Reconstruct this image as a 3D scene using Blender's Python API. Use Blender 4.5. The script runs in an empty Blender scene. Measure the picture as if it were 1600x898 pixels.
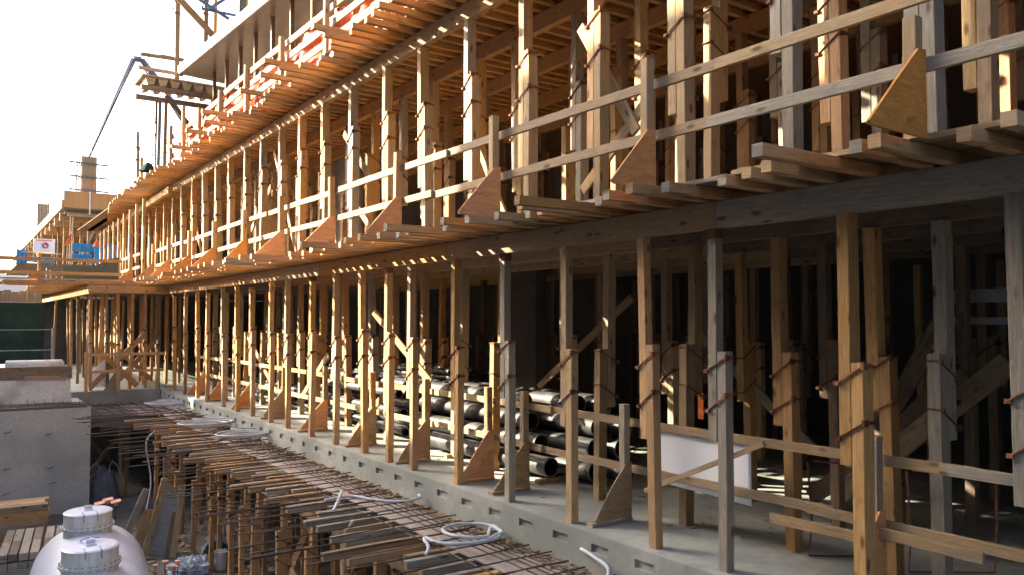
import bpy, math, random
from mathutils import Vector, Matrix, noise
R = math.radians
rnd = random.Random(7)
sc = bpy.context.scene
COL = sc.collection

# ------------------------------------------------------------------ camera, sky, sun, exposure
cam = bpy.data.objects.new('camera', bpy.data.cameras.new('camera'))
COL.objects.link(cam)
cam.location = (0, 0, 2.26)
cam.data.sensor_width = 36.0
cam.data.lens = 1250 / 1600 * 36
cam.data.clip_start = 0.05
cam.data.clip_end = 5000
cam.rotation_euler = (R(90) + math.atan(49 / 1250), 0, -R(34.8))
sc.camera = cam

SUN_AZ, SUN_EL = 40.0, 24.0          # degrees left of +Y, degrees up
w = bpy.data.worlds.new('World'); sc.world = w; w.use_nodes = True
nt = w.node_tree
bg = nt.nodes['Background']
sky = nt.nodes.new('ShaderNodeTexSky')
sky.sky_type = 'NISHITA'; sky.sun_disc = False
sky.sun_elevation = R(SUN_EL); sky.sun_rotation = R(-SUN_AZ)
sky.air_density = 0.8; sky.dust_density = 6.5; sky.ozone_density = 1.3
nt.links.new(sky.outputs[0], bg.inputs[0])
bg.inputs[1].default_value = 0.13
sl = bpy.data.lights.new('sun', 'SUN'); sl.energy = 4.3; sl.angle = R(0.5); sl.color = (1.0, 0.88, 0.68)
so = bpy.data.objects.new('sun', sl); COL.objects.link(so)
sd = Vector((-math.sin(R(SUN_AZ)) * math.cos(R(SUN_EL)), math.cos(R(SUN_AZ)) * math.cos(R(SUN_EL)), math.sin(R(SUN_EL))))
so.rotation_euler = sd.to_track_quat('Z', 'Y').to_euler()
so.location = (-30, 40, 40)
sc.view_settings.view_transform = 'Standard'
sc.view_settings.look = 'None'
sc.view_settings.exposure = 2.55
sc.view_settings.gamma = 1.0
sc.view_settings.use_curve_mapping = False
sc.render.engine = 'CYCLES'
sc.cycles.max_bounces = 8
sc.cycles.diffuse_bounces = 5

# ------------------------------------------------------------------ materials
def new_mat(name):
    m = bpy.data.materials.new(name); m.use_nodes = True
    return m, m.node_tree, m.node_tree.nodes['Principled BSDF']

def nd(t, kind, **kw):
    n = t.nodes.new(kind)
    for k, v in kw.items(): setattr(n, k, v)
    return n

def lk(t, a, b): t.links.new(a, b)

def mixc(t, fac, a, b, mode='MIX'):
    n = nd(t, 'ShaderNodeMix', data_type='RGBA', blend_type=mode)
    for sock, v in ((n.inputs[0], fac), (n.inputs[6], a), (n.inputs[7], b)):
        if hasattr(v, 'is_output') or hasattr(v, 'links'): lk(t, v, sock)
        elif isinstance(v, (int, float)): sock.default_value = v
        else: sock.default_value = (*v, 1)
    return n.outputs[2]

def ramp(t, src, p0, p1, c0=0.0, c1=1.0):
    n = nd(t, 'ShaderNodeMapRange'); n.clamp = True
    lk(t, src, n.inputs[0])
    n.inputs[1].default_value = p0; n.inputs[2].default_value = p1
    n.inputs[3].default_value = c0; n.inputs[4].default_value = c1
    return n.outputs[0]

def wood(name, dark, light, grey=0.2, splash=0.12, rough=0.75, ply=False, var=0.26):
    """timber: UV u runs along the board in metres, v round it; each object gets its own tone"""
    m, t, b = new_mat(name)
    uv = nd(t, 'ShaderNodeUVMap'); oi = nd(t, 'ShaderNodeObjectInfo')
    off = nd(t, 'ShaderNodeVectorMath', operation='SCALE'); cmb = nd(t, 'ShaderNodeCombineXYZ')
    lk(t, oi.outputs['Random'], cmb.inputs[0]); lk(t, oi.outputs['Random'], cmb.inputs[2]); cmb.inputs[1].default_value = 0.3
    lk(t, cmb.outputs[0], off.inputs[0]); off.inputs[3].default_value = 91.0
    add = nd(t, 'ShaderNodeVectorMath', operation='ADD'); lk(t, uv.outputs[0], add.inputs[0]); lk(t, off.outputs[0], add.inputs[1])
    def noi(sx, sy, scale, detail=3, rgh=0.6, dist=0.0):
        mp = nd(t, 'ShaderNodeMapping'); mp.inputs['Scale'].default_value = (sx, sy, 1)
        lk(t, add.outputs[0], mp.inputs[0])
        n = nd(t, 'ShaderNodeTexNoise'); n.inputs['Scale'].default_value = scale; n.inputs['Detail'].default_value = detail
        n.inputs['Roughness'].default_value = rgh; n.inputs['Distortion'].default_value = dist
        lk(t, mp.outputs[0], n.inputs['Vector']); return n.outputs[0]
    if ply: grain = noi(1.0, 3.2, 3.0, 4, 0.6, 2.2)
    else: grain = noi(0.9, 22, 3.0, 4, 0.65, 0.6)
    fine = noi(3, 130, 2.0, 2)
    blot = noi(1.2, 2.5, 2.0, 4)
    col = mixc(t, ramp(t, grain, 0.35, 0.68), dark, light)
    col = mixc(t, ramp(t, fine, 0.40, 0.66, 0.0, 0.62), col, tuple(c * 0.62 for c in dark))
    # weathered grey areas and cement smears
    col = mixc(t, ramp(t, blot, 0.48, 0.72, 0, grey * 1.6), col, (0.25, 0.225, 0.19))
    sp = noi(2.0, 7, 3.0, 5, 0.7)
    col = mixc(t, ramp(t, sp, 0.62, 0.68, 0, splash * 4), col, (0.40, 0.38, 0.35))
    st = noi(2.6, 5, 1.6, 3, 0.6)
    col = mixc(t, ramp(t, st, 0.60, 0.70, 0, 0.45), col, tuple(c * 0.42 for c in dark))
    # knots
    vo = nd(t, 'ShaderNodeTexVoronoi'); vo.inputs['Scale'].default_value = 1.0
    mp = nd(t, 'ShaderNodeMapping'); mp.inputs['Scale'].default_value = (2.6, 7.0, 1)
    lk(t, add.outputs[0], mp.inputs[0]); lk(t, mp.outputs[0], vo.inputs['Vector'])
    if not ply:
        col = mixc(t, ramp(t, vo.outputs['Distance'], 0.08, 0.19, 0.85, 0.0), col, (0.10, 0.05, 0.02))
    # per-object tone
    hsv = nd(t, 'ShaderNodeHueSaturation')
    r1 = ramp(t, oi.outputs['Random'], 0, 1, 1 - var, 1 + var * 0.55)
    wn = nd(t, 'ShaderNodeTexWhiteNoise', noise_dimensions='1D'); lk(t, oi.outputs['Random'], wn.inputs['W'])
    lk(t, r1, hsv.inputs['Value'])
    lk(t, ramp(t, wn.outputs['Value'], 0, 1, 0.86, 1.04), hsv.inputs['Saturation'])
    lk(t, ramp(t, wn.outputs['Value'], 0, 1, 0.498, 0.503), hsv.inputs['Hue'])
    lk(t, col, hsv.inputs['Color'])
    lk(t, hsv.outputs[0], b.inputs['Base Color'])
    b.inputs['Roughness'].default_value = rough
    b.inputs['Specular IOR Level'].default_value = 0.25
    bp = nd(t, 'ShaderNodeBump'); bp.inputs['Strength'].default_value = 0.6; bp.inputs['Distance'].default_value = 0.004
    lk(t, fine, bp.inputs['Height']); lk(t, bp.outputs[0], b.inputs['Normal'])
    return m

def rough_mat(name, c1, c2, scale=3.0, rough=0.85, metal=0.0, bump=0.3, c3=None, spec=0.3, bd=0.01, stretch=(1, 1, 1), objvar=0.0):
    m, t, b = new_mat(name)
    tc = nd(t, 'ShaderNodeTexCoord')
    mp = nd(t, 'ShaderNodeMapping'); mp.inputs['Scale'].default_value = stretch
    lk(t, tc.outputs['Object'], mp.inputs[0])
    n = nd(t, 'ShaderNodeTexNoise'); n.inputs['Scale'].default_value = scale; n.inputs['Detail'].default_value = 8; n.inputs['Roughness'].default_value = 0.65
    lk(t, mp.outputs[0], n.inputs['Vector'])
    n2 = nd(t, 'ShaderNodeTexNoise'); n2.inputs['Scale'].default_value = scale * 9; n2.inputs['Detail'].default_value = 4
    lk(t, tc.outputs['Object'], n2.inputs['Vector'])
    col = mixc(t, ramp(t, n.outputs[0], 0.35, 0.65), c1, c2)
    col = mixc(t, ramp(t, n2.outputs[0], 0.4, 0.75, 0, 0.35), col, tuple(c * 0.55 for c in c1))
    if c3:
        n3 = nd(t, 'ShaderNodeTexNoise'); n3.inputs['Scale'].default_value = scale * 0.6; n3.inputs['Detail'].default_value = 6
        mp3 = nd(t, 'ShaderNodeMapping'); mp3.inputs['Location'].default_value = (7, 3, 5); mp3.inputs['Scale'].default_value = stretch
        lk(t, tc.outputs['Object'], mp3.inputs[0]); lk(t, mp3.outputs[0], n3.inputs['Vector'])
        col = mixc(t, ramp(t, n3.outputs[0], 0.52, 0.64, 0, 0.85), col, c3)
    if objvar:
        oi = nd(t, 'ShaderNodeObjectInfo'); hsv = nd(t, 'ShaderNodeHueSaturation')
        lk(t, ramp(t, oi.outputs['Random'], 0, 1, 1 - objvar, 1 + objvar), hsv.inputs['Value']); lk(t, col, hsv.inputs['Color']); col = hsv.outputs[0]
    lk(t, col, b.inputs['Base Color'])
    b.inputs['Roughness'].default_value = rough; b.inputs['Metallic'].default_value = metal
    b.inputs['Specular IOR Level'].default_value = spec
    bp = nd(t, 'ShaderNodeBump'); bp.inputs['Strength'].default_value = bump; bp.inputs['Distance'].default_value = bd
    lk(t, n2.outputs[0], bp.inputs['Height']); lk(t, bp.outputs[0], b.inputs['Normal'])
    return m

M = {}
M['new'] = wood('new_fir', (0.48, 0.25, 0.09), (0.68, 0.42, 0.185), grey=0.05, splash=0.03)
M['tan'] = wood('used_fir', (0.38, 0.245, 0.12), (0.56, 0.39, 0.21), grey=0.35, splash=0.12)
M['grey'] = wood('weathered_fir', (0.30, 0.25, 0.18), (0.48, 0.415, 0.325), grey=0.5, splash=0.25)
M['red'] = wood('reddish_fir', (0.40, 0.215, 0.085), (0.56, 0.335, 0.15), grey=0.1, splash=0.05)
M['dark'] = wood('old_and_shaded_fir', (0.19, 0.13, 0.08), (0.31, 0.225, 0.145), grey=0.3, splash=0.05)  # also used on deep rows, where its darkness stands for shade
M['ply'] = wood('orange_plywood', (0.64, 0.26, 0.07), (0.80, 0.39, 0.125), grey=0.03, splash=0.02, ply=True, var=0.15)
M['plydark'] = wood('used_shaded_plywood', (0.19, 0.11, 0.055), (0.30, 0.18, 0.095), grey=0.2, splash=0.1, ply=True, var=0.1)  # deck underside darkened in colour to stand for ceiling shade
M['plytan'] = wood('pale_plywood', (0.34, 0.22, 0.11), (0.47, 0.33, 0.18), grey=0.1, splash=0.1, ply=True, var=0.15)
M['plygrey'] = wood('cement_coated_plywood', (0.42, 0.34, 0.30), (0.56, 0.47, 0.42), grey=0.3, splash=0.3, ply=True, var=0.1)
M['conc'] = rough_mat('cast_concrete', (0.30, 0.31, 0.30), (0.40, 0.40, 0.385), 1.6, 0.8, c3=(0.24, 0.25, 0.25), bump=0.25)
M['concblock'] = rough_mat('wall_lift_concrete', (0.46, 0.465, 0.425), (0.57, 0.57, 0.52), 1.1, 0.85, c3=(0.40, 0.405, 0.37), bump=0.25)
M['concslab'] = rough_mat('slab_concrete', (0.29, 0.305, 0.28), (0.41, 0.42, 0.385), 0.9, 0.7, c3=(0.22, 0.235, 0.215), bump=0.15)
M['concdark'] = rough_mat('shade_dark_concrete', (0.09, 0.088, 0.082), (0.14, 0.135, 0.127), 1.0, 0.85)  # darkened so the walls carry the interior gloom in their colour
M['soffit'] = rough_mat('smooth_form_soffit', (0.20, 0.19, 0.17), (0.33, 0.31, 0.28), 1.3, 0.3, c3=(0.15, 0.145, 0.13), bump=0.05, spec=0.5, stretch=(1, 0.35, 1))
M['white'] = rough_mat('white_edge_form', (0.72, 0.71, 0.68), (0.82, 0.81, 0.79), 2.0, 0.6, bump=0.05)
M['parapet'] = rough_mat('pale_wrapped_concrete', (0.68, 0.66, 0.60), (0.84, 0.82, 0.76), 1.4, 0.8, c3=(0.38, 0.36, 0.31))
M['dirt'] = rough_mat('pit_dirt', (0.09, 0.078, 0.062), (0.17, 0.15, 0.125), 0.8, 0.95, c3=(0.25, 0.24, 0.22), bump=0.8, bd=0.04)
M['crumb'] = rough_mat('wood_and_cement_crumbs', (0.12, 0.095, 0.065), (0.26, 0.21, 0.155), 8, 0.95, bump=0.8)
M['rust'] = rough_mat('rusty_clamp_steel', (0.14, 0.06, 0.035), (0.27, 0.11, 0.06), 30, 0.8, 0.3, objvar=0.5)
M['rebar'] = rough_mat('dark_rebar_steel', (0.075, 0.058, 0.048), (0.15, 0.11, 0.088), 14, 0.6, 0.5, bump=0.6, bd=0.003)
M['pipe'] = rough_mat('black_pipe', (0.02, 0.02, 0.021), (0.04, 0.039, 0.038), 5, 0.6, 0, bump=0.1, spec=0.5, c3=(0.09, 0.085, 0.075))
M['piperim'] = rough_mat('worn_pipe_end', (0.22, 0.21, 0.19), (0.35, 0.33, 0.30), 12, 0.6)
M['tank'] = rough_mat('white_tank_gelcoat', (0.72, 0.74, 0.80), (0.80, 0.81, 0.86), 2.2, 0.36, bump=0.05, spec=0.5, c3=(0.60, 0.58, 0.56), stretch=(1, 2.5, .5))
M['riser'] = rough_mat('cream_riser', (0.74, 0.72, 0.65), (0.82, 0.80, 0.74), 3, 0.45, bump=0.06, spec=0.5, stretch=(5, 5, .6), c3=(0.62, 0.59, 0.50))
M['lid'] = rough_mat('pale_lid', (0.72, 0.73, 0.82), (0.78, 0.79, 0.86), 2, 0.35, bump=0.04, spec=0.5)
M['hose'] = rough_mat('grey_white_hose', (0.46, 0.49, 0.52), (0.58, 0.61, 0.64), 9, 0.5, bump=0.1)
M['sheet'] = rough_mat('white_plastic_sheet', (0.83, 0.85, 0.90), (0.85, 0.87, 0.91), 2, 0.35, bump=0.02, spec=0.5)
M['clear'] = rough_mat('crumpled_clear_plastic', (0.40, 0.43, 0.47), (0.62, 0.65, 0.70), 5, 0.2, bump=0.2, spec=0.6)
M['bag'] = rough_mat('grey_woven_bag', (0.12, 0.13, 0.15), (0.22, 0.24, 0.27), 6, 0.6)
M['plyconc'] = wood('grey_cement_sheet', (0.27, 0.265, 0.25), (0.38, 0.375, 0.355), grey=0.3, splash=0.3, ply=True, var=0.05)
M['bluetape'] = rough_mat('blue_tape', (0.02, 0.14, 0.42), (0.03, 0.20, 0.55), 6, 0.5)
M['bluedark'] = rough_mat('dark_blue_tape', (0.01, 0.03, 0.12), (0.02, 0.05, 0.18), 6, 0.5)
M['bluetarp'] = rough_mat('bright_blue_tarp', (0.01, 0.17, 0.38), (0.02, 0.26, 0.5), 2, 0.4)
M['orange'] = rough_mat('orange_safety_cloth', (0.72, 0.14, 0.03), (0.85, 0.22, 0.05), 4, 0.6)
M['cap'] = rough_mat('orange_rebar_cap', (0.78, 0.33, 0.20), (0.86, 0.46, 0.32), 9, 0.55)
M['red_paint'] = rough_mat('red_paint', (0.45, 0.05, 0.03), (0.55, 0.09, 0.05), 9, 0.6)
M['boom'] = rough_mat('purple_grey_boom', (0.11, 0.095, 0.15), (0.17, 0.145, 0.21), 2, 0.5)
M['steel'] = rough_mat('bluish_steel', (0.08, 0.11, 0.16), (0.14, 0.18, 0.24), 3, 0.5, 0.3)
M['yellow'] = rough_mat('orange_yellow_post_shore', (0.60, 0.26, 0.03), (0.72, 0.36, 0.05), 3, 0.5)
M['fence'] = rough_mat('dark_green_screen', (0.015, 0.042, 0.032), (0.024, 0.06, 0.046), 2, 0.8, c3=(0.011, 0.03, 0.024))
M['net'] = rough_mat('grey_green_net', (0.08, 0.10, 0.08), (0.12, 0.14, 0.11), 8, 0.9)
M['bucket'] = rough_mat('white_bucket', (0.62, 0.62, 0.60), (0.72, 0.72, 0.70), 5, 0.4)
M['black'] = rough_mat('black_rubbish_bag', (0.015, 0.015, 0.018), (0.03, 0.03, 0.034), 5, 0.35, spec=0.5)
M['hill'] = rough_mat('far_hill', (0.10, 0.11, 0.12), (0.16, 0.16, 0.17), 0.01, 0.9)
M['galv'] = rough_mat('galvanised_pipe', (0.30, 0.31, 0.32), (0.45, 0.46, 0.47), 6, 0.5, 0.4)
M['beige'] = rough_mat('board_faced_beam_soffit', (0.30, 0.25, 0.17), (0.45, 0.38, 0.27), 3, 0.9)
# thin coral insulating tarp lets some sun through
m, t, b = new_mat('coral_tarp'); M['coral'] = m
b.inputs['Base Color'].default_value = (0.78, 0.17, 0.07, 1); b.inputs['Roughness'].default_value = 0.45
tr = nd(t, 'ShaderNodeBsdfTranslucent'); tr.inputs[0].default_value = (0.8, 0.32, 0.16, 1)
ms = nd(t, 'ShaderNodeMixShader'); ms.inputs[0].default_value = 0.35
lk(t, b.outputs[0], ms.inputs[1]); lk(t, tr.outputs[0], ms.inputs[2]); lk(t, ms.outputs[0], t.nodes['Material Output'].inputs[0])

# ------------------------------------------------------------------ mesh helpers
class MB:
    def __init__(s): s.v, s.f, s.uv, s.mi = [], [], [], []
    def face(s, idx, uvs, mi=0): s.f.append(idx); s.uv.append(uvs); s.mi.append(mi)
    def beam(s, p0, p1, wd, ht, up=(0, 0, 1), ch=0.004, seg=3, jit=0.0025, mi=0, endmi=None, bow=0.0):
        """rectangular timber from p0 to p1; ht measured along up; corners slightly worn"""
        p0, p1 = Vector(p0), Vector(p1); d = p1 - p0; L = d.length; d.normalize()
        up = Vector(up); side = d.cross(up)
        if side.length < 1e-4: up = Vector((1, 0, 0)); side = d.cross(up)
        side.normalize(); up = side.cross(d).normalized()
        a, b_ = wd / 2, ht / 2; c = min(ch, a * .4, b_ * .4)
        prof = [(a - c, -b_), (a, -b_ + c), (a, b_ - c), (a - c, b_), (-a + c, b_), (-a, b_ - c), (-a, -b_ + c), (-a + c, -b_)]
        per = [0]
        for i in range(8):
            x0, y0 = prof[i]; x1, y1 = prof[(i + 1) % 8]; per.append(per[-1] + math.hypot(x1 - x0, y1 - y0))
        base = len(s.v); u0 = rnd.random() * 5
        bs, bu = rnd.uniform(-1, 1) * bow, rnd.uniform(-1, 1) * bow
        for k in range(seg + 1):
            tt = k / seg; bb = math.sin(tt * math.pi)
            c0 = p0 + d * (L * tt) + side * (bs * bb + rnd.uniform(-jit, jit)) + up * (bu * bb + rnd.uniform(-jit, jit))
            for (x, y) in prof: s.v.append(c0 + side * x + up * y)
        for k in range(seg):
            ua, ub = u0 + L * k / seg, u0 + L * (k + 1) / seg
            for i in range(8):
                j = (i + 1) % 8; A = base + k * 8; B = A + 8
                s.face((A + i, A + j, B + j, B + i), ((ua, per[i]), (ua, per[i + 1]), (ub, per[i + 1]), (ub, per[i])), mi)
        e = mi if endmi is None else endmi
        s.face(tuple(base + i for i in reversed(range(8))), tuple((prof[i][0] * .6, prof[i][1]) for i in reversed(range(8))), e)
        A = base + seg * 8
        s.face(tuple(A + i for i in range(8)), tuple((prof[i][0] * .6 + 3, prof[i][1]) for i in range(8)), e)
        return s
    def box(s, lo, hi, mi=0):
        x0, y0, z0 = lo; x1, y1, z1 = hi; b = len(s.v)
        s.v += [Vector(p) for p in ((x0, y0, z0), (x1, y0, z0), (x1, y1, z0), (x0, y1, z0), (x0, y0, z1), (x1, y0, z1), (x1, y1, z1), (x0, y1, z1))]
        for q in ((0, 3, 2, 1), (4, 5, 6, 7), (0, 1, 5, 4), (1, 2, 6, 5), (2, 3, 7, 6), (3, 0, 4, 7)):
            P = [s.v[b + i] for i in q]; n = (P[1] - P[0]).cross(P[2] - P[0]); ax = max(range(3), key=lambda i: abs(n[i]))
            ij = [(1, 2), (1, 0), (1, 0)][ax]
            if ax == 0: ij = (1, 2)
            s.face(tuple(b + i for i in q), tuple((p[ij[0]], p[ij[1]]) for p in P), mi)
        return s
    def prism(s, poly, off, mi=0):
        """planar polygon (3D points) thickened by the vector off"""
        P = [Vector(p) for p in poly]; off = Vector(off); n = len(P); b = len(s.v)
        s.v += P + [p + off for p in P]
        ex = (P[1] - P[0]).normalized(); nn = off.normalized(); ey = nn.cross(ex)
        uv = [((p - P[0]).dot(ex), (p - P[0]).dot(ey)) for p in P]
        s.face(tuple(b + i for i in range(n)), tuple(uv), mi)
        s.face(tuple(b + n + i for i in reversed(range(n))), tuple(reversed(uv)), mi)
        for i in range(n):
            j = (i + 1) % n; l = (P[j] - P[i]).length
            s.face((b + j, b + i, b + n + i, b + n + j), ((l, 0), (0, 0), (0, off.length), (l, off.length)), mi)
        return s
    def tube(s, pts, r, n=8, closed=False, cap=True, mi=0, flat=1.0):
        P = [Vector(p) for p in pts]; m_ = len(P); b = len(s.v); rad = r if isinstance(r, (list, tuple)) else [r] * m_
        prev = None; acc = 0
        us = []
        for k in range(m_):
            if closed: d = P[(k + 1) % m_] - P[k - 1]
            else: d = P[min(k + 1, m_ - 1)] - P[max(k - 1, 0)]
            d.normalize()
            if prev is None:
                a = Vector((0, 0, 1)) if abs(d.z) < .9 else Vector((1, 0, 0)); x = d.cross(a).normalized()
            else: x = (prev - d * prev.dot(d)).normalized()
            prev = x; y = d.cross(x)
            if k: acc += (P[k] - P[k - 1]).length
            us.append(acc)
            for i in range(n):
                an = 2 * math.pi * i / n; s.v.append(P[k] + (x * math.cos(an) + y * math.sin(an) * flat) * rad[k])
        for k in range(m_ if closed else m_ - 1):
            A = b + k * n; B = b + ((k + 1) % m_) * n
            for i in range(n):
                j = (i + 1) % n
                s.face((A + i, A + j, B + j, B + i), ((us[k], i / n), (us[k], (i + 1) / n), (us[k] + .1, (i + 1) / n), (us[k] + .1, i / n)), mi)
        if cap and not closed:
            s.face(tuple(b + i for i in reversed(range(n))), tuple((0, 0) for _ in range(n)), mi)
            A = b + (m_ - 1) * n; s.face(tuple(A + i for i in range(n)), tuple((0, 0) for _ in range(n)), mi)
        return s
    def lathe(s, prof, c=(0, 0, 0), n=24, axis=(0, 0, 1), mi=0):
        """profile of (radius, height) about an axis"""
        ax = Vector(axis).normalized(); a = Vector((1, 0, 0)) if abs(ax.x) < .9 else Vector((0, 1, 0))
        x = (a - ax * a.dot(ax)).normalized(); y = ax.cross(x); c = Vector(c); b = len(s.v)
        for (r, h) in prof:
            for i in range(n):
                an = 2 * math.pi * i / n; s.v.append(c + ax * h + (x * math.cos(an) + y * math.sin(an)) * r)
        for k in range(len(prof) - 1):
            for i in range(n):
                j = (i + 1) % n; A = b + k * n; B = A + n
                s.face((A + i, A + j, B + j, B + i), ((0, 0), (1, 0), (1, 1), (0, 1)), mi)
        return s
    def grid(s, fn, nu, nv, th=0.0, mi=0):
        """fn(u,v)->point, u,v in 0..1; th thickens with a second skin"""
        b = len(s.v); P = [[Vector(fn(i / nu, j / nv)) for j in range(nv + 1)] for i in range(nu + 1)]
        for i in range(nu + 1):
            for j in range(nv + 1): s.v.append(P[i][j])
        W = nv + 1
        def q(o, flip):
            for i in range(nu):
                for j in range(nv):
                    f = (o + i * W + j, o + (i + 1) * W + j, o + (i + 1) * W + j + 1, o + i * W + j + 1)
                    s.face(f if not flip else f[::-1], ((0, 0),) * 4, mi)
        q(b, False)
        if th:
            o = len(s.v); nn = (P[1][0] - P[0][0]).cross(P[0][1] - P[0][0]).normalized() * -th
            for i in range(nu + 1):
                for j in range(nv + 1): s.v.append(P[i][j] + nn)
            q(o, True)
            rim = [(i, 0) for i in range(nu)] + [(nu, j) for j in range(nv)] + [(i, nv) for i in range(nu, 0, -1)] + [(0, j) for j in range(nv, 0, -1)]
            for k in range(len(rim)):
                a_, c_ = rim[k], rim[(k + 1) % len(rim)]
                A, C_ = a_[0] * W + a_[1], c_[0] * W + c_[1]
                s.face((b + C_, b + A, o + A, o + C_), ((0, 0),) * 4, mi)
        return s
    def mesh(s, name, mats, origin=(0, 0, 0), smooth=False):
        me = bpy.data.meshes.new(name); o = Vector(origin)
        me.from_pydata([tuple(v - o) for v in s.v], [], s.f)
        ul = me.uv_layers.new(name='UVMap'); k = 0; flat = []
        for uvs in s.uv:
            for uv in uvs: flat += [uv[0], uv[1]]
        ul.data.foreach_set('uv', flat)
        mats = mats if isinstance(mats, (list, tuple)) else [mats]
        for m_ in mats: me.materials.append(M[m_])
        if len(mats) > 1: me.polygons.foreach_set('material_index', s.mi)
        if smooth: me.polygons.foreach_set('use_smooth', [True] * len(me.polygons))
        me.update(); return me
    def build(s, name, mats, parent=None, origin=(0, 0, 0), smooth=False, wb=False):
        """wb: world-space verts under a parent sitting at origin"""
        me = s.mesh(name, mats, origin, smooth)
        o = bpy.data.objects.new(name, me); COL.objects.link(o)
        if parent is not None: o.parent = parent
        else: o.location = origin
        return o

def tag(o, label=None, cat=None, group=None, kind=None):
    if label: o['label'] = label
    if cat:
        o['category'] = cat
        if not kind: o['kind'] = 'thing'
    if group: o['group'] = group
    if kind: o['kind'] = kind
    return o

def empty(name, loc, label, cat, group=None):
    o = bpy.data.objects.new(name, None); COL.objects.link(o); o.location = loc; o.empty_display_size = .1
    return tag(o, label, cat, group)

_O1 = 'zeroth first second third fourth fifth sixth seventh eighth ninth tenth eleventh twelfth thirteenth fourteenth fifteenth sixteenth seventeenth eighteenth nineteenth'.split()
_T = {2: 'twent', 3: 'thirt', 4: 'fort', 5: 'fift', 6: 'sixt', 7: 'sevent', 8: 'eight', 9: 'ninet'}
def ordn(n):
    if n < 20: return _O1[n]
    if n < 100:
        t_, u_ = divmod(n, 10)
        return _T[t_] + 'ieth' if u_ == 0 else _T[t_] + 'y-' + _O1[u_]
    r_ = n - 100
    return 'hundredth' if r_ == 0 else 'hundred-and-' + ordn(r_)

LOOK = {'new': 'fresh orange', 'tan': 'used tan', 'grey': 'weathered grey', 'red': 'reddish', 'dark': 'dark brown'}
def pick(*opts):
    """weighted pick: pick('new',3,'tan',2)"""
    n_, w_ = opts[::2], opts[1::2]
    return rnd.choices(n_, w_)[0]

def stick(name, p0, p1, wd, ht, mat, label, cat, group=None, up=(0, 0, 1), bow=0.004, jit=0.002, seg=3, endmat=None):
    o_ = tuple((a + b_) / 2 for a, b_ in zip(p0, p1))
    mb = MB().beam(p0, p1, wd, ht, up, jit=jit, seg=seg, bow=bow, endmi=1 if endmat else None)
    o = mb.build(name, [mat, endmat] if endmat else mat, origin=o_)
    return tag(o, label, cat, group)

# ------------------------------------------------------------------ levels and layout numbers
XE = 5.57                    # slab edge
L1, L2, L3 = 0.0, 3.44, 6.76  # top of slab, upper deck, top deck
S1B, S1T = 3.08, 3.33        # beam under the upper deck
S2B, S2T = 6.40, 6.65        # beam under the top deck

# ================================================================== SETTING
def struct(name, mb, mats, smooth=False):
    o = mb.build(name, mats, smooth=smooth); o['kind'] = 'structure'; return o

g = MB()
def gz(u, v):
    x = -500 + 1500 * u; y = -300 + 1500 * v
    return (x, y, -2.9)
g.grid(gz, 2, 2); struct('ground', g, 'dirt')
# uneven pit floor close by
def pf(u, v):
    x = -6 + 22 * u; y = 4 + 40 * v
    return (x, y, -2.896 + 0.05 * max(0, noise.noise(Vector((x * 1.3, y * 1.3, 0))) + .25 * noise.noise(Vector((x * 6, y * 6, 3)))))
g = MB().grid(pf, 110, 160); struct('pit_floor', g, 'dirt', True)
# far hill
def hf(u, v):
    x = -300 + 700 * u; y = 520 + 300 * v; h = math.sin(v * math.pi)
    return (x, y, -3 + h * (46 + 14 * noise.noise(Vector((x * .008, 3, 1)))))
struct('hill', MB().grid(hf, 30, 8), 'hill', True)

# slab with its real keyed edge: cast fascia with recessed shear keys
g = MB()
g.box((XE + .032, -6, -.42), (14.5, 46, 0))
# fascia face built as strips round the recesses
ys = []
y = 1.0
while y < 45.5: ys.append(y); y += .66
zt, zb, kt, kb = 0.0, -.42, -.105, -.195
g.box((XE, -6, kt), (XE + .032, 46, zt)); g.box((XE, -6, zb), (XE + .032, 46, kb))
prev = -6
for y in ys:
    g.box((XE, prev, kb), (XE + .032, y, kt)); prev = y + .27
g.box((XE, prev, kb), (XE + .032, 46, kt))
struct('slab', g, 'concslab')
# core walls far inside each storey, coloured dark to stand for deep shade
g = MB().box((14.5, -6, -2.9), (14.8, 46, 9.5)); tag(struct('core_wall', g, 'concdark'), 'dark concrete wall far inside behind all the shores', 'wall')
g = MB().box((5.9, -6.3, -2.9), (14.8, -6, 9.5)); tag(struct('unseen_end_wall', g, 'concdark'), 'added unseen dark end wall closing off light behind the nearest shores', 'wall')  # added out of view to keep light from entering behind the shores
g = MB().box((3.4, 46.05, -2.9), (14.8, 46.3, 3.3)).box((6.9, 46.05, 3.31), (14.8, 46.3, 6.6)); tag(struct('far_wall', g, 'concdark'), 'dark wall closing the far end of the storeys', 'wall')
g = MB().box((1.0, 31.0, -2.9), (8.6, 31.2, -.7)); tag(struct('pit_shade_wall', g, 'concdark'), 'added dark wall standing for shade at the end of the pit', 'wall')  # added dark wall, keeps sunlit ground out of the shaded gap
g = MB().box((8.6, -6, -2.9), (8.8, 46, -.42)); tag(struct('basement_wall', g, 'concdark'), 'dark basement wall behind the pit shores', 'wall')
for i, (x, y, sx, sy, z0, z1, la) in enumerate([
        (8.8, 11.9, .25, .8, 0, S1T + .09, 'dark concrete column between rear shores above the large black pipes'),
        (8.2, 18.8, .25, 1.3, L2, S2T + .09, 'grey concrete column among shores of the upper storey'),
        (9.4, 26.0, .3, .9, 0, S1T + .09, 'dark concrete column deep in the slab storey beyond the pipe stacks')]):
    tag(MB().box((x, y, z0 + .002), (x + sx, y + sy, z1)).build('concrete_column', 'conc' if i == 1 else 'concdark'), la, 'column', 'concrete columns inside the building')

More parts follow.
